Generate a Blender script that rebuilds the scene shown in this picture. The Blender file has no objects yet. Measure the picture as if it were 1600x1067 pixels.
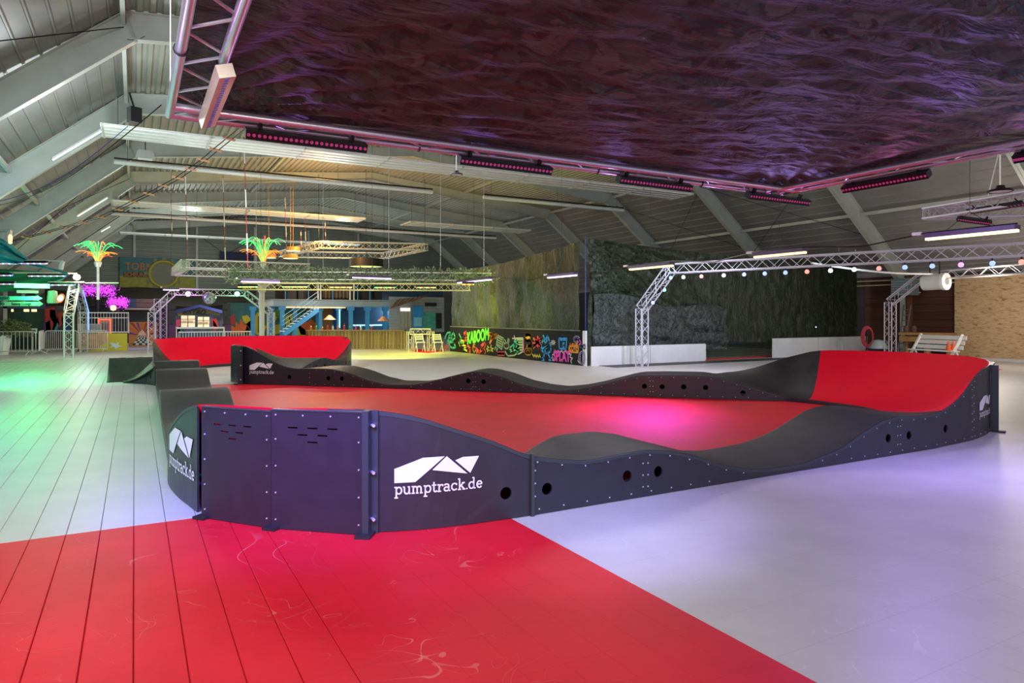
import bpy, bmesh, math, random
from mathutils import Vector, Matrix, noise
from mathutils.geometry import delaunay_2d_cdt
random.seed(7)
sc = bpy.context.scene
COL = sc.collection
PI = math.pi

# ------------------------------------------------------------------ camera
# hall axes: Y runs down the hall, X across it; the camera stands at the origin, turned right of the hall axis
F, HOR, CH = 1060.0, 494.0, 1.7
ALPHA = math.atan(590 / F)
CA, SA = math.cos(ALPHA), math.sin(ALPHA)
cam_data = bpy.data.cameras.new('camera'); cam = bpy.data.objects.new('camera', cam_data); COL.objects.link(cam)
cam.location = (0, 0, CH); cam.rotation_euler = (PI / 2, 0, -ALPHA)
cam_data.sensor_width = 36; cam_data.lens = F / 1600 * 36; cam_data.shift_y = -39.5 / 1600
cam_data.clip_end = 300
sc.camera = cam
sc.view_settings.view_transform = 'Standard'; sc.view_settings.look = 'None'
sc.view_settings.gamma = 1; sc.view_settings.use_curve_mapping = False
sc.view_settings.exposure = 0.0

world = bpy.data.worlds.new('world'); sc.world = world; world.use_nodes = True
bg = world.node_tree.nodes['Background']; bg.inputs[0].default_value = (0.95, 0.93, 1.0, 1); bg.inputs[1].default_value = 0.55

def light(kind, loc, color, power, target=None, size=0.3, angle=60, blend=0.6, sy=None):
    d = bpy.data.lights.new(kind.lower() + '_light', kind); o = bpy.data.objects.new(kind.lower() + '_light', d); COL.objects.link(o)
    o.location = loc; d.energy = power; d.color = color
    if kind == 'AREA':
        d.size = size
        if sy: d.shape = 'RECTANGLE'; d.size_y = sy
    else: d.shadow_soft_size = size
    if kind == 'SPOT': d.spot_size = math.radians(angle); d.spot_blend = blend
    if target is not None:
        v = Vector(target) - Vector(loc); o.rotation_euler = v.to_track_quat('-Z', 'Y').to_euler()
    return o
WARM, NEUT, VIO, BLU, GRN, MAG, YG, TEAL = (1, .86, .7), (1, .97, .95), (.62, .5, 1), (.42, .42, 1), (.1, 1, .35), (1, .22, .6), (.75, 1, .15), (.2, .9, .9)
# unseen lights added for fill and colour, some near the modelled lamps
COOL = (.86, .95, 1)
light('AREA', (1.5, -3.6, 3.1), NEUT, 190, (5, 8, .5), 3.2, sy=1.2)
light('AREA', (-2.6, 1, 4.6), COOL, 820, (-2.4, 14, 7.4), 2.5)
light('AREA', (12, 15, 6.6), NEUT, 270, (12, 14, 0), 6, sy=3)
light('AREA', (5.5, 17, 6.6), NEUT, 200, (5.5, 16, 0), 5, sy=3)
light('SPOT', (-.6, 1.2, 4.4), (1, .88, .74), 240, (1.4, 3.4, 0), .3, 100, 1)
light('SPOT', (7.8, 4.5, 3.1), (.36, .24, 1), 380, (6.4, 2.2, 0), .12, 130, 1)
light('SPOT', (8.2, 6.3, 3.2), (.5, .4, 1), 190, (11.5, 5.5, 0), .12, 120, 1)
light('SPOT', (.4, 3.4, 3.1), (.12, .06, 1), 1500, (1.1, 5.6, .8), .08, 55, 1)
light('SPOT', (3.4, 2.6, 3.1), (.34, .30, 1), 700, (3.0, 5.0, .5), .08, 75, 1)
light('SPOT', (8.0, 2.4, 3.1), (.35, .30, 1), 420, (8.5, 5.0, .3), .08, 90, 1)
light('SPOT', (-1.6, 5.4, 3.1), (.3, .45, 1), 130, (.4, 7.0, .7), .08, 50, 1)
light('SPOT', (10.2, 11.6, 2.85), (1, .05, .9), 1300, (8.0, 9.7, 0), .6, 48, 1)
light('SPOT', (-4.6, 13.5, 3.6), (.02, 1, .28), 1100, (-3.2, 13.5, 0), .15, 95, 1)
light('SPOT', (-4.4, 20.0, 3.4), (.02, 1, .3), 1500, (-2.8, 22.0, 0), .15, 105, 1)
light('SPOT', (-4.6, 9.6, 3.8), (.04, .85, .55), 800, (-2.4, 9.8, 0), .15, 80, 1)
light('SPOT', (8.6, 25.7, 2.6), YG, 1300, (9.6, 28.0, 0), .15, 105, 1)
light('SPOT', (11.6, 28, 3.2), (1, .8, .1), 700, (11.2, 30, 0), .15, 80, 1)
light('SPOT', (11.0, 21.2, 1.9), (.72, .85, .10), 420, (13.4, 23.6, 2.3), .3, 110, 1)
light('SPOT', (10.6, 27.4, 1.9), (.80, .85, .06), 700, (13.4, 28, 2.4), .3, 120, 1)
light('SPOT', (14.0, 13.5, 3.6), (.75, .7, 1), 700, (15.5, 16.0, 0), .15, 120, 1)
light('SPOT', (12.6, 12.5, 3.8), (.6, .85, 1), 700, (15.4, 19.0, 2.8), .15, 60, 1)
light('SPOT', (20.0, 12.5, 3.8), (.6, .85, 1), 300, (21.4, 19.0, 2.6), .15, 90, 1)
light('POINT', (8.0, 33.2, 5.9), (1, .5, .12), 700, None, .3)
light('POINT', (4.0, 22.5, 3.9), NEUT, 260, None, .3)
light('POINT', (3.0, 46, 5.2), (.85, 1, .9), 480, None, .3)
light('POINT', (13.0, 48, 5.2), (.85, 1, .9), 260, None, .3)
light('POINT', (9.5, 36.3, 2.6), (.9, .95, 1), 230, None, .2)
light('POINT', (15.0, 43.0, 2.0), (.5, .75, 1), 120, None, .2)
light('POINT', (4.5, 40.5, 2.8), (1, .8, .7), 160, None, .2)
light('POINT', (-1.8, 33, 2.6), (.7, 1, .9), 130, None, .2)
light('POINT', (-1.0, 19, 5.6), COOL, 330, None, .3)
light('POINT', (19, 8, 3.9), NEUT, 260, None, .3)
light('POINT', (25, 12, 2.9), WARM, 200, None, .3)
light('SPOT', (9.8, 8.2, 2.5), (.45, .3, 1), 75, (7.0, 4.4, 3.5), .2, 70, 1)
light('SPOT', (9.4, 2.0, 2.3), (.2, .25, 1), 90, (7.4, 2.6, 3.5), .2, 80, 1)
light('POINT', (-3.8, 21.5, 2.9), (.2, .8, 1), 90, None, .1)
for p_, c_, w_ in (((0.0, 5.2, 3.2), (.7, .2, 1), 4), ((-.05, 3.6, 3.2), (.8, .25, 1), 4), ((1.4, 7.0, 3.15), (.5, .2, 1), 6), ((3.4, 7.0, 3.15), (.35, .2, 1), 6), ((5.4, 7.0, 3.15), (.4, .25, 1), 6), ((7.2, 7.0, 3.15), (.5, .25, 1), 6), ((8.5, 5.2, 3.15), (.8, .2, .6), 6), ((8.5, 3.6, 3.15), (.8, .25, .7), 6)):
    light('POINT', p_, c_, w_, None, .02)


# ------------------------------------------------------------------ where a sight line of the camera meets a depth, a plane or the floor
def at(px, py, d):
    r = (px - 800) / F * d
    return Vector((r * CA + d * SA, d * CA - r * SA, CH + (HOR - py) / F * d))
def fl(px, py, z=0.0): return at(px, py, F * (CH - z) / (py - HOR))
def dY(px, Y): return Y / (CA - (px - 800) / F * SA)
def dX(px, X): return X / ((px - 800) / F * CA + SA)
def atY(px, py, Y): return at(px, py, dY(px, Y))
def atX(px, py, X): return at(px, py, dX(px, X))
def atZ(px, py, z): return at(px, py, F * (z - CH) / (HOR - py))

# ------------------------------------------------------------------ materials
MATS = {}
def mat(name, col, rough=0.5, metal=0.0, var=0.0, scale=4.0, bump=0.0, bscale=20.0, emit=0.0, ecol=None, spec=0.5, coat=0.0, stretch=None, trans=0.0, alpha=1.0):
    if name in MATS: return MATS[name]
    m = bpy.data.materials.new(name); m.use_nodes = True; nt = m.node_tree; N = nt.nodes; L = nt.links
    b = N['Principled BSDF']; c = tuple(col) + (1,) if len(col) == 3 else col
    b.inputs['Base Color'].default_value = c; b.inputs['Roughness'].default_value = rough; b.inputs['Metallic'].default_value = metal
    b.inputs['Specular IOR Level'].default_value = spec; b.inputs['Coat Weight'].default_value = coat; b.inputs['Coat Roughness'].default_value = .25
    b.inputs['Transmission Weight'].default_value = trans; b.inputs['Alpha'].default_value = alpha
    if var or bump:
        tc = N.new('ShaderNodeTexCoord'); mp = N.new('ShaderNodeMapping'); L.new(tc.outputs['Object'], mp.inputs[0])
        if stretch: mp.inputs['Scale'].default_value = stretch
    if var:
        n = N.new('ShaderNodeTexNoise'); n.inputs['Scale'].default_value = scale; n.inputs['Detail'].default_value = 5
        L.new(mp.outputs[0], n.inputs['Vector'])
        r = N.new('ShaderNodeValToRGB'); r.color_ramp.elements[0].position = .3; r.color_ramp.elements[1].position = .7
        r.color_ramp.elements[0].color = tuple(max(0, x * (1 - var)) for x in c[:3]) + (1,)
        r.color_ramp.elements[1].color = tuple(min(1, x * (1 + var)) for x in c[:3]) + (1,)
        L.new(n.outputs[0], r.inputs[0]); L.new(r.outputs[0], b.inputs['Base Color'])
    if bump:
        n2 = N.new('ShaderNodeTexNoise'); n2.inputs['Scale'].default_value = bscale; n2.inputs['Detail'].default_value = 4
        L.new(mp.outputs[0], n2.inputs['Vector']); bp = N.new('ShaderNodeBump'); bp.inputs['Strength'].default_value = bump; bp.inputs['Distance'].default_value = .02
        L.new(n2.outputs[0], bp.inputs['Height']); L.new(bp.outputs[0], b.inputs['Normal'])
    if emit:
        b.inputs['Emission Color'].default_value = tuple(ecol or col) + (1,); b.inputs['Emission Strength'].default_value = emit
    MATS[name] = m; return m

def ramp_mat(name, stops, scale=3, detail=4, rough=.6, const=True, stretch=None, bump=0, bscale=6, bdist=.05, spec=.5, distort=0.0, bstretch=None, rough_noise=None, sheen=0, coords='Object'):
    """several flat colours laid out by a noise"""
    if name in MATS: return MATS[name]
    m = bpy.data.materials.new(name); m.use_nodes = True; nt = m.node_tree; N = nt.nodes; L = nt.links; b = N['Principled BSDF']
    tc = N.new('ShaderNodeTexCoord'); mp = N.new('ShaderNodeMapping'); L.new(tc.outputs[coords], mp.inputs[0])
    if stretch: mp.inputs['Scale'].default_value = stretch
    n = N.new('ShaderNodeTexNoise'); n.inputs['Scale'].default_value = scale; n.inputs['Detail'].default_value = detail; n.inputs['Distortion'].default_value = distort
    L.new(mp.outputs[0], n.inputs['Vector'])
    r = N.new('ShaderNodeValToRGB'); cr = r.color_ramp; cr.interpolation = 'CONSTANT' if const else 'LINEAR'
    while len(cr.elements) < len(stops): cr.elements.new(.5)
    for e, (p, c) in zip(cr.elements, stops): e.position = p; e.color = tuple(c) + (1,)
    L.new(n.outputs[0], r.inputs[0]); L.new(r.outputs[0], b.inputs['Base Color'])
    b.inputs['Roughness'].default_value = rough; b.inputs['Specular IOR Level'].default_value = spec
    if bump:
        mp2 = N.new('ShaderNodeMapping'); L.new(tc.outputs[coords], mp2.inputs[0])
        if bstretch: mp2.inputs['Scale'].default_value = bstretch
        n2 = N.new('ShaderNodeTexNoise'); n2.inputs['Scale'].default_value = bscale; n2.inputs['Detail'].default_value = 5; n2.inputs['Distortion'].default_value = .6
        L.new(mp2.outputs[0], n2.inputs['Vector']); bp = N.new('ShaderNodeBump'); bp.inputs['Strength'].default_value = bump; bp.inputs['Distance'].default_value = bdist
        L.new(n2.outputs[0], bp.inputs['Height']); L.new(bp.outputs[0], b.inputs['Normal'])
    MATS[name] = m; return m

STEEL = mat('painted steel', (.50, .53, .49), .45, .1, var=.08, scale=1.5)
ALU = mat('aluminium', (.78, .77, .80), .32, .85)
ALUW = mat('pale aluminium', (.80, .80, .78), .4, .35)
BLACKM = mat('black metal', (.012, .012, .014), .4, .3)
BLACKP = mat('black plastic', (.02, .02, .022), .5)
WHITEP = mat('white paint', (.78, .78, .76), .4)
WHITEB = mat('white board', (.80, .81, .83), .35, var=.05, scale=2)
PANEL = mat('black film faced plywood', (.024, .023, .032), .4, var=.12, scale=7, coat=.1)
PANEDGE = mat('panel rim', (.035, .045, .05), .4)
DECK = mat('black riding surface', (.024, .022, .023), .5, var=.3, scale=5, bump=.15, bscale=60, spec=.28)
DECKR = mat('red riding surface', (.82, .002, .026), .6, var=.04, scale=3, spec=.12)
ZINC = mat('zinc bolt', (.8, .8, .85), .3, .6)
HOLE = mat('dark inside', (.006, .006, .006), .8)
LOGO = mat('white sticker', (.85, .85, .88), .4)
def floor_mat(name, base, var, scuff, rough, spec):
    m = ramp_mat(name, [(.3, tuple(x * (1 - var) for x in base)), (.5, base), (.72, tuple(min(1, x * (1 + var)) for x in base))], 1.6, 8, rough, False, bump=.25, bscale=25, bdist=.004, spec=spec, coords='Object')
    nt = m.node_tree; N = nt.nodes; L = nt.links; b = N['Principled BSDF']; src = b.inputs['Base Color'].links[0].from_socket
    tc = N.new('ShaderNodeTexCoord'); col = src
    for sc_, w, thr, seed in ((.9, .0016, .50, 0), (2.1, .003, .54, 7), (2.6, .003, .55, 31)):
        mp = N.new('ShaderNodeMapping'); mp.inputs['Location'].default_value = (seed, seed, 0); L.new(tc.outputs['Object'], mp.inputs[0])
        n = N.new('ShaderNodeTexNoise'); n.inputs['Scale'].default_value = sc_; n.inputs['Detail'].default_value = 1; n.inputs['Distortion'].default_value = 1.5; L.new(mp.outputs[0], n.inputs['Vector'])
        a = N.new('ShaderNodeMath'); a.operation = 'COMPARE'; a.inputs[1].default_value = .5; a.inputs[2].default_value = w; L.new(n.outputs[0], a.inputs[0])
        k = N.new('ShaderNodeTexNoise'); k.inputs['Scale'].default_value = 1.1; k.inputs['Detail'].default_value = 3; L.new(mp.outputs[0], k.inputs['Vector'])
        g = N.new('ShaderNodeMapRange'); g.inputs[1].default_value = thr; g.inputs[2].default_value = thr + .12; L.new(k.outputs[0], g.inputs[0])
        mu = N.new('ShaderNodeMath'); mu.operation = 'MULTIPLY'; L.new(a.outputs[0], mu.inputs[0]); L.new(g.outputs[0], mu.inputs[1])
        m2 = N.new('ShaderNodeMath'); m2.operation = 'MULTIPLY'; m2.inputs[1].default_value = .26; L.new(mu.outputs[0], m2.inputs[0])
        mx = N.new('ShaderNodeMix'); mx.data_type = 'RGBA'; L.new(m2.outputs[0], mx.inputs[0]); L.new(col, mx.inputs[6]); mx.inputs[7].default_value = tuple(scuff) + (1,); col = mx.outputs[2]
    sp = N.new('ShaderNodeSeparateXYZ'); L.new(tc.outputs['Object'], sp.inputs[0])
    d = N.new('ShaderNodeMath'); d.operation = 'DIVIDE'; d.inputs[1].default_value = .462; L.new(sp.outputs[1], d.inputs[0])
    f_ = N.new('ShaderNodeMath'); f_.operation = 'FRACT'; L.new(d.outputs[0], f_.inputs[0])
    l = N.new('ShaderNodeMath'); l.operation = 'LESS_THAN'; l.inputs[1].default_value = .012; L.new(f_.outputs[0], l.inputs[0])
    m3 = N.new('ShaderNodeMath'); m3.operation = 'MULTIPLY'; m3.inputs[1].default_value = .16; L.new(l.outputs[0], m3.inputs[0])
    mx = N.new('ShaderNodeMix'); mx.data_type = 'RGBA'; L.new(m3.outputs[0], mx.inputs[0]); L.new(col, mx.inputs[6]); mx.inputs[7].default_value = tuple(x * .3 for x in base) + (1,)
    L.new(mx.outputs[2], b.inputs['Base Color']); return m
FLOORW = floor_mat('white sport tile', (.57, .555, .53), .07, (.85, .85, .82), .42, .45)
FLOORR = floor_mat('red sport tile', (.70, .011, .025), .10, (.85, .45, .35), .5, .22)
OLD_ = 0
#FLOORW = ramp_mat('white sport tile', [(.3, (.60, .575, .55)), (.5, (.66, .635, .61)), (.72, (.70, .68, .655))], 1.6, 8, .38, False, bump=.25, bscale=25, bdist=.004, spec=.5)
#FLOORR = ramp_mat('red sport tile', [(.3, (.60, .009, .018)), (.5, (.68, .013, .022)), (.72, (.74, .035, .04))], 1.6, 8, .38, False, bump=.25, bscale=25, bdist=.004, spec=.4)
CAMO = ramp_mat('dark camouflage tarpaulin', [(0, (.006, .012, .006)), (.40, (.028, .044, .020)), (.48, (.012, .016, .010)), (.56, (.050, .066, .032)), (.63, (.008, .014, .008))], 5.5, 4, .45, True, stretch=(1, 1, .6), bump=.8, bscale=5, bdist=.06, spec=.5, distort=1.0, bstretch=(1.6, 1.6, .7))
CAMOC = ramp_mat('brown camouflage ceiling tarpaulin', [(0, (.016, .018, .016)), (.40, (.050, .050, .044)), (.50, (.026, .028, .025)), (.57, (.078, .072, .066)), (.66, (.018, .019, .018))], 2.6, 6, .52, True, stretch=(1, 1, 1), bump=.8, bscale=1.8, bdist=.13, spec=.4, distort=.8, bstretch=(1.2, 3.2, 1))

# ------------------------------------------------------------------ mesh helpers
OFF = {}
class MB:
    def __init__(s): s.v = []; s.f = []
    def add(s, vs, fs):
        o = len(s.v); s.v += [tuple(v) for v in vs]; s.f += [tuple(i + o for i in f) for f in fs]; return s
    def box(s, c, size, rz=0.0, R=None):
        x, y, z = (k / 2 for k in size); M = R if R is not None else Matrix.Rotation(rz, 3, 'Z'); c = Vector(c)
        vs = [c + M @ Vector((a * x, b * y, d * z)) for a in (-1, 1) for b in (-1, 1) for d in (-1, 1)]
        return s.add(vs, [(0, 1, 3, 2), (4, 6, 7, 5), (0, 4, 5, 1), (2, 3, 7, 6), (0, 2, 6, 4), (1, 5, 7, 3)])
    def beam(s, p0, p1, w, h, up=(0, 0, 1)):
        p0 = Vector(p0); p1 = Vector(p1); d = (p1 - p0); L = d.length; d.normalize(); up = Vector(up)
        if abs(d.dot(up)) > .99: up = Vector((1, 0, 0))
        sx = d.cross(up).normalized(); u = sx.cross(d)
        M = Matrix((sx, d, u)).transposed()
        return s.box((p0 + p1) / 2, (w, L, h), R=M)
    def tube(s, pts, r, n=6, closed=False, cap=True):
        pts = [Vector(p) for p in pts]; k = len(pts); rs = r if isinstance(r, (list, tuple)) else [r] * k
        vs = []; prev = None
        for i, p in enumerate(pts):
            a = pts[i - 1] if i > 0 else (pts[-1] if closed else p); b = pts[i + 1] if i < k - 1 else (pts[0] if closed else p)
            t = (b - a).normalized() if (b - a).length > 1e-9 else Vector((0, 0, 1))
            if prev is None:
                u = Vector((0, 0, 1)) if abs(t.z) < .9 else Vector((1, 0, 0)); u = (u - t * u.dot(t)).normalized()
            else: u = (prev - t * prev.dot(t)).normalized()
            prev = u; w = t.cross(u)
            vs += [p + (u * math.cos(2 * PI * j / n) + w * math.sin(2 * PI * j / n)) * rs[i] for j in range(n)]
        fs = []
        for i in range(k if closed else k - 1):
            i2 = (i + 1) % k
            for j in range(n): fs.append((i * n + j, i * n + (j + 1) % n, i2 * n + (j + 1) % n, i2 * n + j))
        if cap and not closed: fs += [tuple(range(n - 1, -1, -1)), tuple(range((k - 1) * n, k * n))]
        return s.add(vs, fs)
    def lathe(s, c, prof, n=24, axis='Z'):
        c = Vector(c); vs = []; k = len(prof)
        for r, z in prof:
            for j in range(n):
                a = 2 * PI * j / n; v = Vector((r * math.cos(a), r * math.sin(a), z))
                if axis == 'X': v = Vector((v.z, v.x, v.y))
                if axis == 'Y': v = Vector((v.x, v.z, v.y))
                vs.append(c + v)
        fs = [(i * n + j, i * n + (j + 1) % n, (i + 1) * n + (j + 1) % n, (i + 1) * n + j) for i in range(k - 1) for j in range(n)]
        if prof[0][0] > 1e-6: fs.append(tuple(range(n - 1, -1, -1)))
        if prof[-1][0] > 1e-6: fs.append(tuple(range((k - 1) * n, k * n)))
        return s.add(vs, fs)
    def poly(s, pts, off):
        """flat polygon pushed out to a slab: pts in order, off = thickness vector"""
        n = len(pts); pts = [Vector(p) for p in pts]; off = Vector(off)
        s.add(pts + [p + off for p in pts], [tuple(range(n - 1, -1, -1)), tuple(range(n, 2 * n))] + [(i, (i + 1) % n, n + (i + 1) % n, n + i) for i in range(n)])
        return s
    def grid(s, fn, nu, nv, thick=None):
        vs = [Vector(fn(i / nu, j / nv)) for i in range(nu + 1) for j in range(nv + 1)]
        fs = [(i * (nv + 1) + j, (i + 1) * (nv + 1) + j, (i + 1) * (nv + 1) + j + 1, i * (nv + 1) + j + 1) for i in range(nu) for j in range(nv)]
        return s.add(vs, fs)
    def build(s, name, m, parent=None, smooth=False, solid=0.0):
        off = OFF.get(parent.name, Vector((0, 0, 0))) if parent is not None else Vector((0, 0, 0))
        me = bpy.data.meshes.new(name); me.from_pydata([tuple(Vector(v) - off) for v in s.v], [], s.f); me.validate(); me.update()
        bm = bmesh.new(); bm.from_mesh(me)
        bmesh.ops.remove_doubles(bm, verts=bm.verts, dist=1e-5); bmesh.ops.recalc_face_normals(bm, faces=bm.faces); bm.to_mesh(me); bm.free()
        for x in (m if isinstance(m, (list, tuple)) else [m]): me.materials.append(x)
        if smooth:
            for p in me.polygons: p.use_smooth = True
            try: me.set_sharp_from_angle(angle=math.radians(40))
            except Exception: pass
        o = bpy.data.objects.new(name, me); COL.objects.link(o)
        if parent is not None: o.parent = parent; OFF[o.name] = off
        if solid:
            md = o.modifiers.new('thickness', 'SOLIDIFY'); md.thickness = solid; md.offset = 0
        return o

def tag(o, label=None, cat=None, group=None, kind=None):
    if label: o['label'] = label
    if cat: o['category'] = cat
    if group: o['group'] = group
    if kind: o['kind'] = kind
    return o
def thing(name, label, cat, loc=(0, 0, 0), group=None):
    o = bpy.data.objects.new(name, None); COL.objects.link(o); o.location = loc; o.empty_display_size = .1
    OFF[o.name] = Vector(loc); tag(o, label, cat, group); return o
def struct(mb, name, m, parent=None, **k):
    o = mb.build(name, m, parent, **k)
    if parent is None: o['kind'] = 'structure'
    return o
def copy_tree(o, loc=None, rz=None, label=None, parent=None):
    c = o.copy(); COL.objects.link(c); OFF[c.name] = OFF.get(o.name, Vector((0, 0, 0)))
    if parent is not None: c.parent = parent
    if loc is not None: c.location = loc
    if rz is not None: c.rotation_euler = (0, 0, rz)
    if label: c['label'] = label
    for ch in list(o.children): copy_tree(ch, parent=c)
    return c
def text_mesh(txt, size, m, name, parent, origin, right, up, bold=0.0, depth=.004, width=None, shear=0.0):
    cu = bpy.data.curves.new(name, 'FONT'); cu.body = txt; cu.size = size; cu.offset = bold; cu.extrude = depth; cu.resolution_u = 3; cu.shear = shear
    t = bpy.data.objects.new('tmp', cu); COL.objects.link(t)
    bpy.context.view_layer.update()
    me = bpy.data.meshes.new_from_object(t.evaluated_get(bpy.context.evaluated_depsgraph_get())); me.name = name
    bpy.data.objects.remove(t); bpy.data.curves.remove(cu)
    xs = [v.co.x for v in me.vertices]; k = (width / (max(xs) - min(xs))) if width else 1; x0 = min(xs)
    right = Vector(right).normalized(); up = Vector(up).normalized(); nrm = right.cross(up); off = OFF.get(parent.name, Vector((0, 0, 0)))
    for v in me.vertices: v.co = Vector(origin) - off + right * ((v.co.x - x0) * k) + up * v.co.y + nrm * v.co.z
    me.materials.clear(); me.materials.append(m)
    o = bpy.data.objects.new(name, me); COL.objects.link(o); o.parent = parent; OFF[o.name] = off; return o

def interp(tab, x):
    if x <= tab[0][0]: return tab[0][1]
    for (a, b), (c, d) in zip(tab, tab[1:]):
        if x <= c:
            t = (x - a) / (c - a); return b + (d - b) * t
    return tab[-1][1]

def truss_mb(p0, p1, size, rc=.024, rb=.009, step=None, tri=False, up=(0, 0, 1), n=6, nb=4):
    """box truss run: returns (chords MB list, bracing MB)"""
    p0 = Vector(p0); p1 = Vector(p1); d = (p1 - p0); L = d.length; d.normalize(); up = Vector(up)
    if abs(d.dot(up)) > .95: up = Vector((1, 0, 0))
    sx = d.cross(up).normalized(); u = sx.cross(d); h = size / 2
    cs = [(sx * h + u * h), (-sx * h + u * h), (-sx * h - u * h), (sx * h - u * h)]
    chords = [MB().tube([p0 + c, p1 + c], rc, n) for c in cs]
    br = MB(); k = max(2, round(L / (step or size))); 
    for f in range(4):
        a, b = cs[f], cs[(f + 1) % 4]
        for i in range(k):
            t0, t1 = i / k, (i + 1) / k
            if i % 2: a0, b0 = a, b
            else: a0, b0 = b, a
            br.tube([p0 + d * (L * t0) + a0, p0 + d * (L * t1) + b0], rb, nb, cap=False)
    for t in (0.004, .996):
        q = p0 + d * (L * t)
        for f in range(4): br.tube([q + cs[f], q + cs[(f + 1) % 4]], rb, nb, cap=False)
    return chords, br
def truss(parent, p0, p1, size, m=None, **k):
    chords, br = truss_mb(p0, p1, size, **k); M = m or ALUW
    for c in chords[1:]: chords[0].add(c.v, c.f)
    o = chords[0].build('truss_chords', M, parent, smooth=True); br.build('bracing', M, o)
    return o

# ================================================================== the hall
XL, XR, YB, YN = -5.8, 28.9, 57.5, -4.0          # side walls, back wall, near end
KL, KR, HK = -.2, 22.9, 8.1                       # knees of the roof, their height
EAVE = 3.35
def roof_z(x):
    if x < KL: return HK - (KL - x) * (HK - EAVE) / (KL - XL)
    if x > KR: return HK - (x - KR) * (HK - EAVE) / (XR - KR)
    return HK + 1.15 * (1 - abs(x - (KL + KR) / 2) / ((KR - KL) / 2))
# floor: a slab with planks of sport tile laid along the hall
base = struct(MB().box(((XL + XR) / 2, (YN + YB) / 2, -.062), (XR - XL + 1, YB - YN, .10)), 'floor', mat('dark joint', (.05, .04, .04), .8))
MB().box(((XL + XR) / 2, (34 + YB) / 2, -.01), (XR - XL, YB - 34, .02)).build('far_floor', FLOORW, base)
PW = .231
def inner_red(x):      # the red field inside the track: reach along the hall for one plank
    if x < .95 or x > 11.72: return None
    y0 = 5.6 if x < 9.7 else (5.9 if x < 10.5 else (6.6 if x < 11.1 else 7.4))
    y1 = 18.33 if x < 2.6 else 20.85 - x
    return (y0, min(y1, 18.33)) if y1 > y0 + .3 else None
def plank(x0, x1, y0, y1, m, gap):
    b = MB(); g = gap / 2; z = 0.0; bv = .004 if gap > .002 else .0006
    a, c, e, f_ = x0 + g, x1 - g, y0 + .0008, y1 - .0008
    b.add([(a, e, -.012), (c, e, -.012), (c, f_, -.012), (a, f_, -.012), (a, e, z - bv), (c, e, z - bv), (c, f_, z - bv), (a, f_, z - bv),
           (a + bv, e + .001, z), (c - bv, e + .001, z), (c - bv, f_ - .001, z), (a + bv, f_ - .001, z)],
          [(0, 1, 5, 4), (1, 2, 6, 5), (2, 3, 7, 6), (3, 0, 4, 7), (4, 5, 9, 8), (5, 6, 10, 9), (6, 7, 11, 10), (7, 4, 8, 11), (8, 9, 10, 11)])
    return b.build('plank', m, base)
x = XL; n_pl = 0
phase = (.458 - XL) % PW
x = XL + phase - PW
while x < XR:
    x1 = x + PW; xm = (x + x1) / 2; gap = .0034 if x < .75 else .0004
    segs = []
    ir = inner_red(xm)
    if -2.2 < xm < 2.88: segs = [(YN, 6.3, FLOORR)]; y = 6.3
    elif xm <= -2.2: segs = []; y = YN
    else: segs = []; y = YN
    if -6 < xm <= -2.2: segs = [(2.5, 6.3, FLOORR)]; y = 6.3
    if ir:
        a, c = max(ir[0], y), ir[1]
        if a > y: segs.append((y, a, FLOORW))
        segs.append((a, c, FLOORR)); y = c
    if y < 34: segs.append((y, 34, FLOORW))
    for a, c, m in segs:
        if False: continue
        plank(x, x1, a, c, m, gap); n_pl += 1
    x = x1
# small red fields further off
for pts in ([fl(1547, 574), fl(1567, 577.5), fl(1547, 581)], [fl(650, 545.5), fl(700, 548), fl(668, 551.5), fl(640, 549)], ):
    b = MB().poly([(p.x, p.y, .001) for p in pts], (0, 0, .003)); b.build('red_marking', FLOORR, base)

# roof skins with real ribs
SKIN = mat('roof sheet', (.25, .24, .235), .55, .1, var=.12, scale=.8)
SKINC = mat('roof deck sheet', (.37, .365, .33), .55, .1, var=.1, scale=.7)
b = MB(); per = .26; x = KL; prof = []
while x < KR:
    for dx, dz in ((0, 0), (.09, 0), (.13, .07), (.22, .07)): prof.append((min(x + dx, KR), dz))
    x += per
prof.append((KR, 0))
vs = []; 
for px_, dz in prof: vs += [(px_, YN, roof_z(px_) + .35 + dz), (px_, YB, roof_z(px_) + .35 + dz)]
b.add(vs, [(2 * i, 2 * i + 1, 2 * i + 3, 2 * i + 2) for i in range(len(prof) - 1)])
ceil = struct(b, 'ceiling', SKINC, solid=.01)
for (xa, xb) in ((KL, XL - .6), (KR, XR + .6)):
    b = MB(); n = 20; prof = []; sgn = 1 if xb > xa else -1
    L = abs(xb - xa)
    for i in range(n):
        for t, dz in ((0, 0), (.80, 0), (.86, -.035), (.94, -.035)): prof.append((xa + sgn * L * (i + t) / n, dz))
    prof.append((xb, 0)); vs = []
    for px_, dz in prof:
        z = HK - abs(px_ - xa) * (HK - EAVE) / (XR - KR) + .35 + dz
        vs += [(px_, YN, z), (px_, YB, z)]
    b.add(vs, [(2 * i, 2 * i + 1, 2 * i + 3, 2 * i + 2) for i in range(len(prof) - 1)])
    struct(b, 'ceiling', SKIN, solid=.01)
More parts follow.
